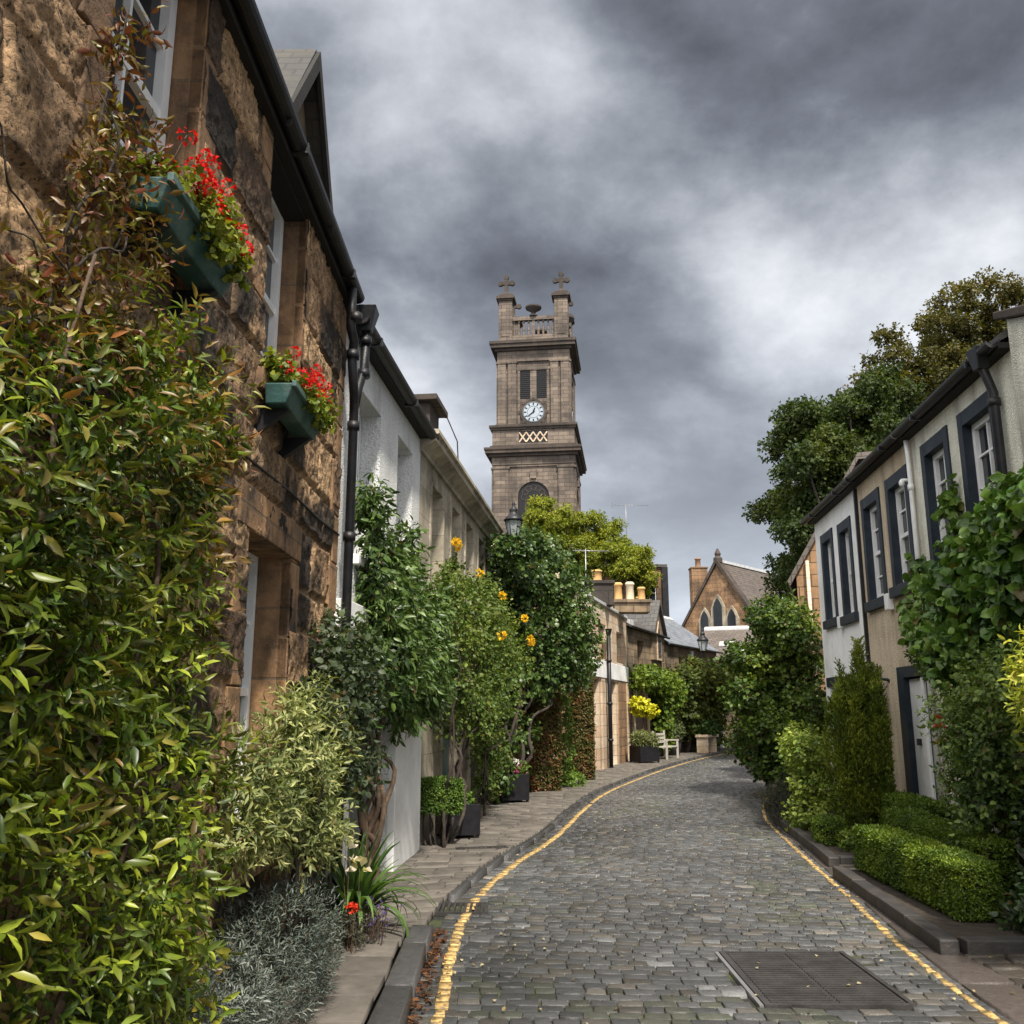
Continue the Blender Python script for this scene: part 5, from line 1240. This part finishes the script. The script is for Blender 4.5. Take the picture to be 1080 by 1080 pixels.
t, P, N = plant('bedding_plant', 'leafy pink and white bedding flowers in the square black planter', 'plant', gq(.25, 0, .5), [(gq(.08+.12*i, .03*(i % 2), .6), (.12, .12, .12)) for i in range(4)], 300, 'round', .05, .03, RG, 'leaf', k=5, sl=.1, seed=8)
for colr, ps in (((.65, .12, .35), ((.36, .1, .66), (.42, .05, .6), (.3, .12, .58), (.45, .1, .5))), ((.7, .68, .72), ((.25, .1, .74), (.3, .08, .72)))):
    W_ = np.array([gq(*p) for p in ps]); PP = np.repeat(W_, 26, 0)+rdir(26*len(W_))*.04; dd = unit(PP-np.repeat(W_, 26, 0))
    leaves('blossoms', PP, dd, rdir(len(PP)), .035, .035, np.array(colr)*(.7+.5*rng.random((len(PP), 1))), 'kite', 'petal', t)
# two tall clipped columns
CR = [(.02, .04, .012), (.045, .085, .02), (.09, .12, .03), (.12, .06, .025), (.26, .045, .025)]
for (x0, y0, x1, y1, zt, lab, sd) in ((.30, 18.9, .86, 19.2, 2.3, 'first broad green and rust-red clipped column before the pale stone house', 3), (1.36, 21.9, 1.80, 22.1, 2.75, 'second, farther clipped column of green with rust-red tips by the brown door', 4)):
    g_ = Fr((x0, y0), (x1, y1), 1)
    hedge('clipped_column', lab, 'hedge', g_, 0, g_.L, -.3, .25, .05, zt, 5200, CR, .05, 'clipped columns', sd, .05, 'leaf', (.32, .05, .03), kind='round')
plant('trailing_plant', 'bright green trailing plant between the two clipped columns', 'plant', (1.2, 20.6, 0), [((1.16, 20.5, z), (.15, .2, .3)) for z in (.25, .7, 1.2, 1.7)]+[((1.3, 20.2, .15), (.25, .3, .16))], 500, 'round', .06, .04, [(.06, .12, .02), (.14, .22, .04), (.22, .3, .06)], 'leaf', k=5, sl=.12, seed=9)

# pots, shrubs and bench further down
gp = Fr((3.75, 29.0), (4.35, 29.3), 1)
planter('black planter holding a grassy plant beside the white bench', gp, 0, .7, -.3, .3, .55)
plant('grassy_plant', 'rounded grassy plant in the black planter beside the white bench', 'plant', gp(.35, 0, .5), [(gp(.2, 0, .7), (.25, .25, .22)), (gp(.5, 0, .7), (.25, .25, .2))], 350, 'lance', .14, .03, [(.08, .1, .03), (.18, .2, .08)], 'leaf', k=6, sl=.15, seed=2, up=.8)
t, _, _ = plant('golden_shrub', 'bright yellow-leaved standard shrub above the grassy planter', 'shrub', (4.15, 30.0, 0), [((4.15, 30.0, 1.7), (.3, .3, .22)), ((4.4, 30.1, 1.6), (.22, .2, .18)), ((3.98, 29.9, 1.85), (.18, .18, .16))], 260, 'round', .10, .08, [(.30, .32, .02), (.50, .48, .02), (.62, .56, .04)], 'leaf', k=5, sl=.15, seed=3,
      stem=([wiggle((4.15, 30, .0), (4.15, 30, 1.6), 5, .03)], .03, .02, 'bark_dark'))
gb = Fr((4.65, 31.1), (5.3, 32.4), 1)
t = thing('bench', 'small white-grey slatted garden bench beside the black planter', 'bench', gb(.6, .2, .03))
b = MB()
for k in range(4): b.box(gb, 0, 1.25, .02+k*.11, .11+k*.11, .42, .45)
b.build('seat', M['wood_grey'], t)
b = MB()
for k in range(3): b.box(gb, 0, 1.25, -.04, -.015, .55+k*.12, .63+k*.12)
b.build('backrest', M['wood_grey'], t)
for s in (0.02, 1.23):
    MB().box(gb, s-.03, s+.03, -.05, .0, .03, .95).build('leg', M['wood_grey'], t); MB().box(gb, s-.03, s+.03, .4, .46, .03, .62).build('leg', M['wood_grey'], t); MB().box(gb, s-.035, s+.035, .0, .48, .62, .66).build('armrest', M['wood_grey'], t)
def round_pot(label, c, r, h, mat='kerb', group='round grey pots by the far pavement'):
    t = thing('plant_pot', label, 'plant pot', c, group); MB().lathe(c, [(r*.7, 0), (r*.95, h*.6), (r, h*.92), (r*1.06, h*.93), (r*1.06, h), (r*.9, h), (r*.88, h-.05)], 20).build('pot', M[mat], t); MB().lathe((c[0], c[1], c[2]+h-.09), [(r*.9, 0), (r*.88, .03)], 20).build('compost', M['soil'], t)
for (x, y, r, h, lab, lab2) in ((5.15, 33.4, .34, .62, 'dark grey round pot just past the white bench', 'feathery shrub spilling from the pot just past the bench'), (5.75, 33.9, .32, .6, 'second dark grey round pot farther from the bench', 'loose shrub in the second pot farther from the bench')):
    round_pot(lab, (x, y, .05), r, h)
    plant('potted_shrub', lab2, 'shrub', (x, y, h), [((x, y, h+.3), (.45, .45, .35)), ((x-.1, y, h+.65), (.35, .35, .3))], 400, 'lance', .10, .04, [(.05, .08, .03), (.10, .13, .05), (.17, .2, .08)], 'leaf', k=5, sl=.2, seed=4, group='shrubs in round grey pots')
# climber over the cottage door and green mass beyond
YG = [(.03, .06, .01), (.07, .12, .015), (.13, .19, .025), (.19, .23, .035)]
bl = [((s, o, z), (r, ro, rz)) for s, o, z, r, ro, rz in ((.3, .4, 2.6, .5, .45, .35), (1.2, .4, 2.7, .55, .45, .35), (2.1, .4, 2.6, .5, .5, .35), (3.0, .5, 2.5, .6, .5, .45), (3.0, .4, 1.9, .35, .35, .5), (3.1, .4, 1.2, .35, .35, .5), (3.8, .5, 2.3, .5, .5, .5), (3.0, .35, .6, .4, .35, .4), (4.6, .5, 2.2, .5, .45, .4))]
plant('door_climber', 'light green climber arching over the arched cottage door', 'climber', f5(3.1, .3, 0), bl, 1500, 'round', .11, .09, YG, 'leaf_far', k=5, sl=.3, fr=f5, shell=.7, seed=51, stem=([wiggle(f5(3.1, .25, 0), f5(3.0, .35, 2.2), 6, .05)], .04, .02))
bl = [((s, o, z), (r, ro, rz)) for s, o, z, r, ro, rz in ((.3, .6, 2.6, .8, .7, .6), (1.3, .7, 2.9, .8, .8, .6), (2.4, .8, 2.8, .9, .8, .65), (3.6, .9, 2.6, .9, .8, .7), (.6, .5, 1.6, .6, .5, .9), (1.7, .6, 1.3, .7, .5, 1.1), (2.9, .7, 1.2, .7, .5, 1.0), (4.3, .9, 2.4, .8, .8, .8), (5.2, .8, 2.8, .7, .7, .6), (4.0, .5, 1.2, .5, .4, .9))]
plant('garden_tree', 'wide green and gold leafy mass in front of the slated cottage', 'tree', f6(2, .4, 0), bl, 3000, 'round', .13, .10, [(.02, .04, .01), (.05, .075, .014), (.10, .12, .02), (.17, .15, .025)], 'leaf_far', k=5, sl=.35, fr=f6, shell=.6, seed=52, stem=([wiggle(f6(s, .4, 0), f6(s+.3, .6, 2.4), 6, .07) for s in (.8, 2.0, 3.2)], .07, .03, 'bark_dark'))
gq2 = Fr((7.1, 35.6), (7.9, 36.8), 1)
t = thing('stone_table', 'small mossy stone table on the far pavement holding a round bush', 'table', gq2(.6, 0, .04)); MB().box(gq2, 0, 1.2, -.25, .25, .62, .72).build('top', M['pale'], t, .01)
for s in (.15, .95): MB().box(gq2, s-.1, s+.1, -.2, .2, .04, .618).build('leg', M['pale'], t, .01)
plant('potted_shrub', 'round dark bush on the mossy stone table', 'shrub', gq2(.6, 0, .72), [(gq2(.4, 0, 1.0), (.4, .4, .3)), (gq2(.8, 0, .95), (.35, .35, .25))], 350, 'round', .09, .07, DG, 'leaf_far', k=5, sl=.15, seed=6)
plant('garden_bush', 'dark bush closing the view at the end of the lane right of the white post', 'bush', (10.2, 43.5, 0), [((9.9+.8*i, 43.2-.3*i, z), (.8, .7, .9)) for i in range(4) for z in (.6, 1.7)], 1800, 'round', .13, .10, DG, 'leaf_far', k=5, sl=.3, seed=61)
gw = Fr((9.3, 42.6), (17, 40.2), 1)
t = thing('garden_wall', 'low brown stone garden wall behind the dark bush at the lane end', 'wall', gw(3, 0, 0)); MB().box(gw, 0, 8, -.4, 0, -.1, 2.6).build('wall', M['cottage'], t, .02); MB().box(gw, -.05, 8, -.45, .05, 2.602, 2.72).build('coping', M['tower_dark'], t)

# ---- street lanterns
def lantern_head(b_, g_, c, s=1.0):
    x, y, z = c; n = 6
    b_.lathe(c, [(.05*s, -.04*s), (.11*s, -.02*s), (.12*s, .0)], n)
    for k in range(n):
        a = k*2*math.pi/n; b_.tube([(x+.115*s*math.cos(a), y+.115*s*math.sin(a), z), (x+.19*s*math.cos(a), y+.19*s*math.sin(a), z+.36*s)], .010*s, 5)
    b_.lathe((x, y, z+.36*s), [(.215*s, 0), (.22*s, .03*s), (.17*s, .09*s), (.10*s, .15*s), (.085*s, .22*s), (.10*s, .25*s), (.06*s, .30*s), (.03*s, .34*s), (.045*s, .38*s), (.01*s, .46*s)], 12)
    g_.lathe((x, y, z+.005), [(.10*s, 0), (.178*s, .35*s)], n)
def lamp(name, label, c, att, s=1.0, group=None):
    t = thing(name, label, 'street lamp', att[0], group); b_, g_ = MB(), MB(); lantern_head(b_, g_, c, s); b_.build('lantern', M['iron'], t); g_.build('glass', M['lglass'], t)
    q = MB(); q.tube(att, .022, 8); q.build('bracket', M['iron'], t); return t
lamp('street_lamp', 'black six-sided street lantern rising above the climbers', (.03, 16.3, 4.66), [f2(5.6, 0, 3.9), f2(5.6, .2, 4.1), (.03, 16.3, 4.45), (.03, 16.3, 4.63)], .82, 'street lanterns')
lamp('street_lamp', 'distant grey lantern on a wall bracket in front of the blue slates', f6(2.3, .75, 3.95), [f6(2.3, .0, 3.6), f6(2.3, .4, 3.62), f6(2.3, .75, 3.7), f6(2.3, .75, 3.93)], 1.1, 'street lanterns')
lamp('wall_lantern', 'small black wall lantern hanging beside the ochre house door', FB(9.75, .28, 1.55), [FB(9.55, 0, 2.0), FB(9.6, .02, 2.02), FB(9.75, .28, 2.05), FB(9.75, .28, 1.95)], .85, 'street lanterns')

# ---- aerials
def aerial(label, base, h, ln, az):
    t = thing('aerial', label, 'aerial', base, 'television aerials'); x, y, z = base
    MB().tube([base, (x, y, z+h)], .018, 6).build('mast', M['aluminium'], t)
    b = MB(); d = np.array([math.cos(az), math.sin(az), 0]); s = np.array([-d[1], d[0], 0]); c = np.array([x, y, z+h-.06])
    b.tube([tuple(c-d*ln*.35), tuple(c+d*ln*.65)], .014, 5)
    for k in range(9): q = c+d*ln*(-.3+.11*k); w = .2-.006*k; b.tube([tuple(q-s*w), tuple(q+s*w)], .007, 4)
    q = c-d*ln*.38
    for dz in (-.14, -.05, .05, .14): b.tube([tuple(q-s*.22+np.array([0, 0, dz])), tuple(q+s*.22+np.array([0, 0, dz]))], .008, 4)
    b.build('antenna', M['aluminium'], t)
aerial('pale television aerial on the pale stone house in front of the tree', (2.18, 26.9, 4.7), 1.6, 1.1, .15)
aerial('distant television aerial above the yellow-green tree', (7.6, 60, 12.5), 2.6, 2.4, .05)

# ---- right side planting
fH = Fr((3.28, 7.2), (3.36, 9.42), -1)
YB = [(.03, .06, .008), (.07, .12, .011), (.15, .21, .02), (.24, .30, .03)]
hedge('box_hedge', 'bright green front box hedge, lowest and nearest the kerb', 'hedge', fH, 0, 2.3, -.33, .02, .10, .50, 13000, YB, .024, 'clipped box hedges', 3, .03, 'leaf', None, kind='kite')
fH2 = Fr((3.78, 7.9), (4.08, 10.6), -1)
hedge('box_hedge', 'middle dark green box hedge, between the front hedge and the rear one', 'hedge', fH2, 0, 2.7, -.3, .02, .10, .56, 10000, YB[:3], .026, 'clipped box hedges', 4, .04, 'leaf')
fH3 = Fr((4.42, 10.2), (4.52, 11.9), -1)
hedge('box_hedge', 'rear box hedge below the white door of the ochre house', 'hedge', fH3, 0, 1.6, -.3, .02, .10, .62, 6000, YB[:3], .028, 'clipped box hedges', 5, .05, 'leaf')
fH4 = Fr((3.55, 11.15), (3.62, 11.6), -1)
hedge('box_hedge', 'little square box clump at the corner of the low kerb', 'hedge', fH4, 0, .5, -.3, .02, .08, .36, 1800, YB, .024, 'clipped box hedges', 6, .04, 'leaf')
# yew column of upright spires
bl = []
for i in range(13):
    a = i*2.4; r_ = .36*math.sqrt((i+.3)/13); h = rng.uniform(2.0, 2.75)*(1-.25*r_/.36); bl.append(((4.42+r_*math.cos(a), 12.0+r_*math.sin(a), h*.5), (.105, .105, h*.5)))
bl.append(((4.42, 12.0, .75), (.22, .22, .85)))
plant('yew_column', 'tall dark columnar yew of upright spires beside the ochre house', 'yew tree', (4.42, 12.0, .05), bl, 16000, 'kite', .045, .016, [(.02, .038, .008), (.07, .11, .014), (.16, .20, .022), (.30, .31, .03)], 'leaf', k=6, sl=.09, shell=.35, up=1.2, droop=-.3, lump=.35, lf=6, seed=71, reject=.35, th0=45, th1=20,
      stem=([wiggle((4.42, 12, 0), (4.42, 12, 1.5), 5, .01)], .05, .02, 'bark_dark'), freq=4)
plant('golden_green_shrub', 'light yellow-green shrub between the dark low bush and the yew', 'shrub', (4.0, 12.9, 0), [((x, y, z), (.3, .3, .26)) for x, y, z in ((3.95, 12.7, .25), (4.05, 12.8, .6), (4.1, 13.2, .9), (3.95, 12.9, 1.05), (4.25, 13.3, .6), (4.1, 13.4, 1.15))], 1300, 'round', .055, .035, [(.05, .09, .015), (.12, .18, .03), (.24, .30, .05), (.33, .38, .08)], 'leaf', k=5, sl=.12, seed=72, freq=2.5)
plant('low_bush', 'dark low heather-like bush at the bend of the right kerb', 'bush', (3.95, 14.0, 0), [((x, y, z), (.3, .34, .24)) for x, y, z in ((3.95, 13.4, .2), (3.9, 13.9, .28), (4.05, 14.4, .3), (4.15, 14.9, .28), (4.2, 14.2, .45), (4.1, 13.7, .42))], 1700, 'lance', .03, .008, [(.015, .02, .012), (.035, .04, .022), (.06, .065, .04)], 'needle', k=7, sl=.08, up=.8, seed=73)
bl = []
for i in range(26):
    a = rng.uniform(0, 2*math.pi); z = rng.uniform(.5, 3.5); rr = (.95 if z < 2.3 else .95*(3.95-z)/1.6)*math.sqrt(rng.random()); bl.append(((5.45+rr*math.cos(a)*.75, 19.0+rr*math.sin(a)*1.3, z), (.48, .5, .4)))
bl += [((4.55, 18.6, 2.6), (.35, .4, .3)), ((4.5, 18.3, 1.9), (.35, .4, .3)), ((5.9, 19.5, 3.2), (.45, .5, .35)), ((5.3, 19, 3.5), (.45, .5, .3)), ((4.85, 18.2, .7), (.4, .4, .45)), ((4.9, 17.8, 1.3), (.4, .4, .4)), ((5.1, 17.6, .5), (.4, .4, .4))]
plant('large_bush', 'large rounded mid-green bush overhanging the lane at the end of the right row', 'bush', (5.3, 18.9, .0), bl, 6500, 'round', .085, .055, [(.012, .03, .006), (.035, .07, .01), (.09, .14, .018), (.19, .24, .03)], 'leaf', k=6, sl=.22, shell=.6, lump=.6, seed=74, zmin=.05, reject=.7,
      stem=([wiggle((5.3+.1*i, 18.9, 0), (4.9+.3*i, 18.8, 2.2), 6, .08) for i in range(4)], .05, .02, 'bark_dark'))
plant('distant_tree', 'broad dark green tree behind the large rounded bush', 'tree', (8.3, 24.5, 0), [((7.9, 24.0, 3.0), (1.2, 1.2, .9)), ((8.3, 25, 4.0), (1.2, 1.2, .9)), ((7.3, 25, 2.0), (1.0, 1.0, .9)), ((7.5, 24.5, 3.4), (.9, .9, .8)), ((8.8, 25, 3.0), (1, 1, 1.2))], 2200, 'round', .13, .09, [(.02, .045, .01), (.05, .09, .015), (.1, .15, .025)], 'leaf_far', k=5, sl=.3, seed=75, stem=([wiggle((8.2, 24.5, 0), (8.2, 24.5, 3), 5, .1)], .12, .06, 'bark_dark'))
# big-leaved climber on the wall
bl = [((s, o, z), (r, ro, r)) for s, o, z, r, ro in ((4.4, .25, 3.2, .35, .25), (4.9, .2, 3.4, .28, .2), (5.0, .28, 2.9, .4, .28), (5.5, .25, 3.0, .35, .25), (5.75, .12, 3.35, .16, .1), (6.0, .22, 2.7, .4, .25), (5.4, .3, 2.5, .45, .3), (4.7, .3, 2.6, .45, .3), (6.5, .14, 2.95, .3, .16), (6.5, .1, 3.35, .2, .1), (6.5, .08, 3.65, .17, .08), (6.45, .08, 3.9, .12, .07),
      (7.0, .12, 2.8, .3, .14), (7.4, .1, 2.95, .2, .12), (7.75, .08, 3.3, .13, .08), (7.7, .08, 3.05, .16, .1), (7.6, .1, 2.6, .26, .14), (8.1, .08, 2.75, .2, .1), (6.8, .16, 2.4, .35, .2), (6.1, .25, 2.2, .45, .3), (4.2, .25, 3.0, .4, .25), (3.9, .25, 3.3, .35, .25), (3.5, .3, 3.1, .4, .3), (8.0, .08, 2.5, .15, .1), (7.2, .14, 2.3, .25, .15))]
HG = [(.02, .05, .01), (.05, .11, .018), (.11, .19, .03), (.22, .31, .08)]
plant('broad_leaf_climber', 'climber with large pale-lit broad leaves across the grey-cream house', 'climber', FB(5.5, .2, 0), bl, 2400, 'broad', .10, .085, HG, 'leaf_gloss', k=5, sl=.13, fr=FB, shell=.5, lump=.35, seed=81, up=-.1, droop=.6, freq=1.8,
      stem=([wiggle(FB(s, .12, 0), FB(s+.2, .25, 2.6), 7, .06) for s in (4.6, 5.6, 6.4)], .035, .015, 'bark_dark'))
bl = [((s, o, z), (r, ro, r)) for s, o, z, r, ro in ((5.0, .45, 1.8, .4, .35), (5.5, .45, 1.5, .4, .35), (6.1, .22, 1.6, .4, .2), (6.7, .1, 1.75, .3, .1), (7.1, .08, 2.1, .28, .09), (7.6, .08, 2.3, .22, .1), (6.8, .08, 1.2, .28, .1), (6.2, .2, 1.0, .38, .22), (5.6, .45, .9, .4, .32), (6.7, .08, .8, .28, .1), (7.1, .05, 1.6, .15, .05), (4.8, .5, 1.3, .4, .35), (7.95, .06, 2.1, .14, .06), (8.2, .06, 2.3, .15, .07), (6.4, .3, 2.1, .35, .25), (5.0, .55, .8, .4, .38), (4.4, .5, 1.8, .4, .38))]
plant('jasmine', 'dense small-leaved light green shrub below the broad-leaved climber', 'shrub', FB(6.3, .4, 0), bl, 3400, 'round', .045, .026, [(.015, .035, .008), (.05, .09, .018), (.14, .2, .04), (.28, .34, .12)], 'leaf', k=6, sl=.11, fr=FB, shell=.6, lump=.6, seed=82, freq=2.2,
      stem=([wiggle(FB(s, .4, 0), FB(s+.1, .5, 1.4), 6, .05) for s in (5.0, 5.8)], .025, .01, 'bark_dark'))
bl = [((x, y, z), (.32, .34, .28)) for x, y, z in ((3.98, 6.95, .3), (4.15, 7.0, .6), (4.35, 7.4, .4), (4.3, 7.4, .8), (4.5, 7.9, .7), (4.6, 8.3, .8), (4.4, 7.0, 1.0), (3.8, 6.85, .2), (4.3, 6.9, .9), (4.5, 6.9, .4))]
plant('evergreen_shrub', 'dark glossy evergreen shrub behind the front box hedge at the driveway corner', 'shrub', (4.2, 7.2, .1), bl, 2600, 'round', .06, .035, [(.006, .014, .005), (.014, .03, .01), (.03, .06, .018), (.08, .12, .04)], 'leaf_gloss', k=6, sl=.14, shell=.5, seed=83,
      stem=([wiggle((4.2, 7.2+.2*i, .1), (4.2, 7+.3*i, .9), 5, .04) for i in range(3)], .02, .01, 'bark_dark'))
bl = [((x, y, z), (r, r, r)) for x, y, z, r in ((3.24, 5.75, 1.98, .11), (3.24, 5.8, 1.8, .12), (3.32, 5.85, 1.55, .15), (3.4, 5.9, 1.3, .18), (3.35, 5.8, 1.1, .13), (3.2, 5.8, 1.62, .08), (3.55, 6.0, 1.7, .25), (3.6, 6.0, 1.95, .2), (3.6, 5.9, 1.35, .25))]
plant('golden_choisya', 'golden yellow-leaved shrub cut by the right edge of the view', 'shrub', (3.7, 6.3, .0), bl, 700, 'lance', .06, .02, [(.12, .17, .02), (.25, .30, .035), (.40, .42, .05), (.48, .40, .06)], 'leaf', k=7, sl=.13, seed=84, shell=.7, stem=([wiggle((3.75, 6.3, .0), (3.5, 5.9, 1.7), 6, .04), wiggle((3.75, 6.3, 0), (3.4, 5.8, 1.3), 6, .04), wiggle((3.75, 6.3, 0), (3.45, 5.85, 1.1), 6, .04)], .018, .006, 'bark_dark'))
flowers('red_flower', 'coral red rose blooms among the leaves right of the white door', [FB(7.0, .26, z) for z in (1.5, 1.42, 1.25)], .06, (.6, .08, .05), n=24)
plant('ground_plant', 'small leafy tuft on the low kerb left of the front box hedge', 'plant', (3.85, 10.9, .08), [((3.8+.18*i, 10.8+.1*i, .16), (.16, .16, .12)) for i in range(4)], 400, 'round', .04, .025, YG, 'leaf', k=5, sl=.08, seed=85)

# ---- trees
def tree(name, label, base, h0, clumps, n, L, cols, seed=1, trunk=.35, mat='leaf_far', kind='kite', mt='bark_dark', group=None, W=.75):
    t = thing(name, label, 'tree', base, group); b = MB(); x, y, z = base
    top = (x, y, h0); b.tube(wiggle(base, top, 6, trunk*.25), [trunk*(1-.5*i/15) for i in range(16)], 10)
    r_ = np.random.default_rng(seed)
    for (c, r) in clumps[::6]:
        s = np.array([x, y, h0*r_.uniform(.6, 1.0)]); e = np.array(c); md = (s+e)/2+np.array([0, 0, -.1*np.linalg.norm(e-s)])
        b.tube([tuple(s), tuple((s+md)/2), tuple(md), tuple((md+e)/2), tuple(e)], [trunk*.38, trunk*.3, trunk*.2, trunk*.12, trunk*.05], 6)
    b.build('trunk', M[mt], t)
    cs = np.array([c for c, r in clumps]); rs = np.array([r for c, r in clumps]); i = r_.choice(len(cs), n, p=rs**2/np.sum(rs**2)); d = rdir(n)
    d[:, 2] *= .75; k = rng.random(n)**.6; P = cs[i]+d*(rs[i]*k)[:, None]*(1+.5*(fbm((cs[i]+d*rs[i][:, None])*1.3, 3, seed)-.5))[:, None]
    B, Ax, Nn, U = shoots(P, d+rng.normal(size=d.shape)*.4, 4, L*1.5, .5, .1, .3)
    Nn = unit(Nn+np.array([0, 0, .6])); c = palette(cols, len(B), B, .5, seed, .3)
    leaves('crown', B, Ax, Nn, L*(.7+.6*rng.random(len(B))), L*W, c, kind, mat, t); return t
def clump_set(envs, n, rr, seed, hollow=.45):
    r_ = np.random.default_rng(seed); out = []; e = np.array([x[0] for x in envs]); s = np.array([x[1] for x in envs]); w = np.prod(s, 1)**(2/3); w /= w.sum()
    for _ in range(n):
        i = r_.choice(len(envs), p=w); d = r_.normal(size=3); d /= np.linalg.norm(d); k = hollow+(1-hollow)*r_.random(); out.append((tuple(e[i]+s[i]*d*k), r_.uniform(*rr)))
    return out
cl = clump_set([((11.6, 30.5, 8.0), (3.2, 2.8, 4.2)), ((11.3, 30.5, 9.2), (2.6, 2.6, 3.6)), ((13.3, 31.5, 8.0), (3.0, 2.8, 4.0)), ((9.9, 29.5, 6.8), (1.4, 1.8, 2.3)), ((12.3, 31, 11.4), (1.9, 2, 2.0)), ((9.6, 29.3, 8.8), (1.4, 1.5, 1.2))], 330, (.4, .8), 5, .3)
tree('sycamore', 'dark green sycamore in front, over the roofs of the right row', (12.0, 31, 0), 6, cl, 50000, .125, [(.012, .024, .006), (.026, .046, .01), (.05, .07, .014), (.10, .11, .02)], 5, .4)
cl = clump_set([((17.4, 34.5, 15.6), (2.9, 3.0, 3.3)), ((20.8, 35, 16.0), (3.2, 3.0, 3.6)), ((14.8, 34, 13.2), (2.1, 2.2, 2.8)), ((17.5, 34, 13.5), (3, 2.5, 2.8)), ((23.5, 35, 13.5), (3, 3, 4)), ((18.5, 34.5, 12), (4, 3, 3))], 330, (.4, .8), 9, .15)
tree('autumn_tree', 'taller olive-brown autumn tree behind the sycamore at the right', (18.5, 35, 0), 9, cl, 36000, .13, [(.03, .032, .01), (.055, .055, .012), (.095, .08, .016), (.13, .09, .02)], 9, .45)
cl = clump_set([((2.3, 50, 10.6), (2.2, 2.3, 2.7)), ((4.7, 51, 10.1), (2.6, 2.3, 2.6)), ((6.3, 49.5, 9.0), (1.5, 1.8, 1.9)), ((3.4, 50, 8.3), (3, 2.2, 2.6)), ((1.2, 49, 11.6), (1.0, 1.2, 1.3))], 230, (.3, .65), 11, .3)
tree('ash_tree', 'yellow-green leafy tree between the clock tower and the chimneys', (4.2, 50.5, 0), 6, cl, 30000, .17, [(.05, .075, .01), (.11, .14, .015), (.20, .22, .022), (.32, .30, .03)], 11, .4, W=.5)
cl = clump_set([((17.5, 27, 6), (4.5, 2.4, 3.5))], 40, (.6, 1.0), 15)
tree('garden_tree', 'dark tree low behind the right-hand roofs', (16, 27, 0), 4, cl, 6000, .2, [(.014, .028, .008), (.03, .055, .012), (.06, .09, .02)], 15, .3)

# ---- ironwork in the road, litter
def iron_cover():
    t = tag(MB().box(WORLD, MH[0]-MH[2], MH[0]+MH[2], MH[1]-MH[3], MH[1]+MH[3], -.03, .002).build('manhole_cover', M['iron_cover']), 'large rectangular iron cover with ribbed plates set in the setts', 'manhole cover')
    b = MB()
    n = 24
    for k in range(n):
        y = MH[1]-MH[3]+.06+k*(2*MH[3]-.12)/(n-1)
        for x0, x1 in ((MH[0]-MH[2]+.05, MH[0]-.012), (MH[0]+.012, MH[0]+MH[2]-.05)): b.box(WORLD, x0, x1, y-.012, y+.012, .0021, .009)
    b.box(WORLD, MH[0]-MH[2], MH[0]-MH[2]+.03, MH[1]-MH[3], MH[1]+MH[3], .0022, .012); b.box(WORLD, MH[0]+MH[2]-.03, MH[0]+MH[2], MH[1]-MH[3], MH[1]+MH[3], .0022, .012)
    b.box(WORLD, MH[0]-MH[2]+.031, MH[0]+MH[2]-.031, MH[1]-MH[3], MH[1]-MH[3]+.03, .0022, .011); b.box(WORLD, MH[0]-MH[2]+.031, MH[0]+MH[2]-.031, MH[1]+MH[3]-.03, MH[1]+MH[3], .0022, .011)
    b.build('tread_rib', M['iron_cover'], t)
    MB().box(WORLD, MH[0]-MH[2]-.03, MH[0]-MH[2]-.006, MH[1]-MH[3], MH[1]+MH[3], -.02, .008).build('edge_strip', M['aluminium'], t)
iron_cover()
def drain(label, fr, w, l, z):
    t = thing('drain_grate', label, 'drain', fr(l/2, w/2, z), 'drain grates'); b = MB(); b.box(fr, 0, l, 0, .025, z-.03, z); b.box(fr, 0, l, w-.025, w, z-.03, z); b.box(fr, 0, .025, .0251, w-.0251, z-.03, z); b.box(fr, l-.025, l, .0251, w-.0251, z-.03, z); b.build('frame', M['iron_cover'], t)
    b = MB(); n = int(l/.045)
    for k in range(1, n): b.box(fr, k*l/n-.011, k*l/n+.011, .0252, w-.0252, z-.025, z-.002)
    b.build('bar', M['iron_cover'], t)
drain('square iron gully grate in the setts beside the yellow line', Fr((-.62, 7.95), (-.2, 7.95), -1), .40, .42, .009)
drain('long slotted drain across the small brown paviors', Fr((-.62, 11.05), (-.02, 11.2), -1), .14, .6, .062)
n = 260
t_ = rng.uniform(1.6, 3.2, n); c0 = spl(KL, t_); off = np.abs(rng.normal(size=n))*.05+.01
P = np.c_[c0[:, 0]+off, c0[:, 1], .008+.02*rng.random(n)]; Ax = rdir(n); Ax[:, 2] *= .25; Nn = rdir(n)*.5+np.array([0, 0, 1])
lt = leaves('fallen_leaves', P, Ax, Nn, .035, .024, palette([(.03, .015, .01), (.09, .035, .018), (.16, .07, .025)], n), 'round', 'petal', None); struct(lt, 'stuff', 'brown fallen leaves in the left gutter')
n = 260
P = np.c_[rng.uniform(-.4, 4.2, n), rng.uniform(5, 16, n), .012+.005*rng.random(n)]; Ax = rdir(n); Ax[:, 2] *= .2; Nn = rdir(n)*.3+np.array([0, 0, 1])
lt = leaves('fallen_leaves', P, Ax, Nn, .03, .02, palette([(.1, .06, .03), (.3, .24, .12), (.4, .36, .25)], n), 'round', 'petal', None); struct(lt, 'stuff', 'scattered pale fallen leaves on the lane')
print('vertices', sum(len(m.vertices) for m in bpy.data.meshes))
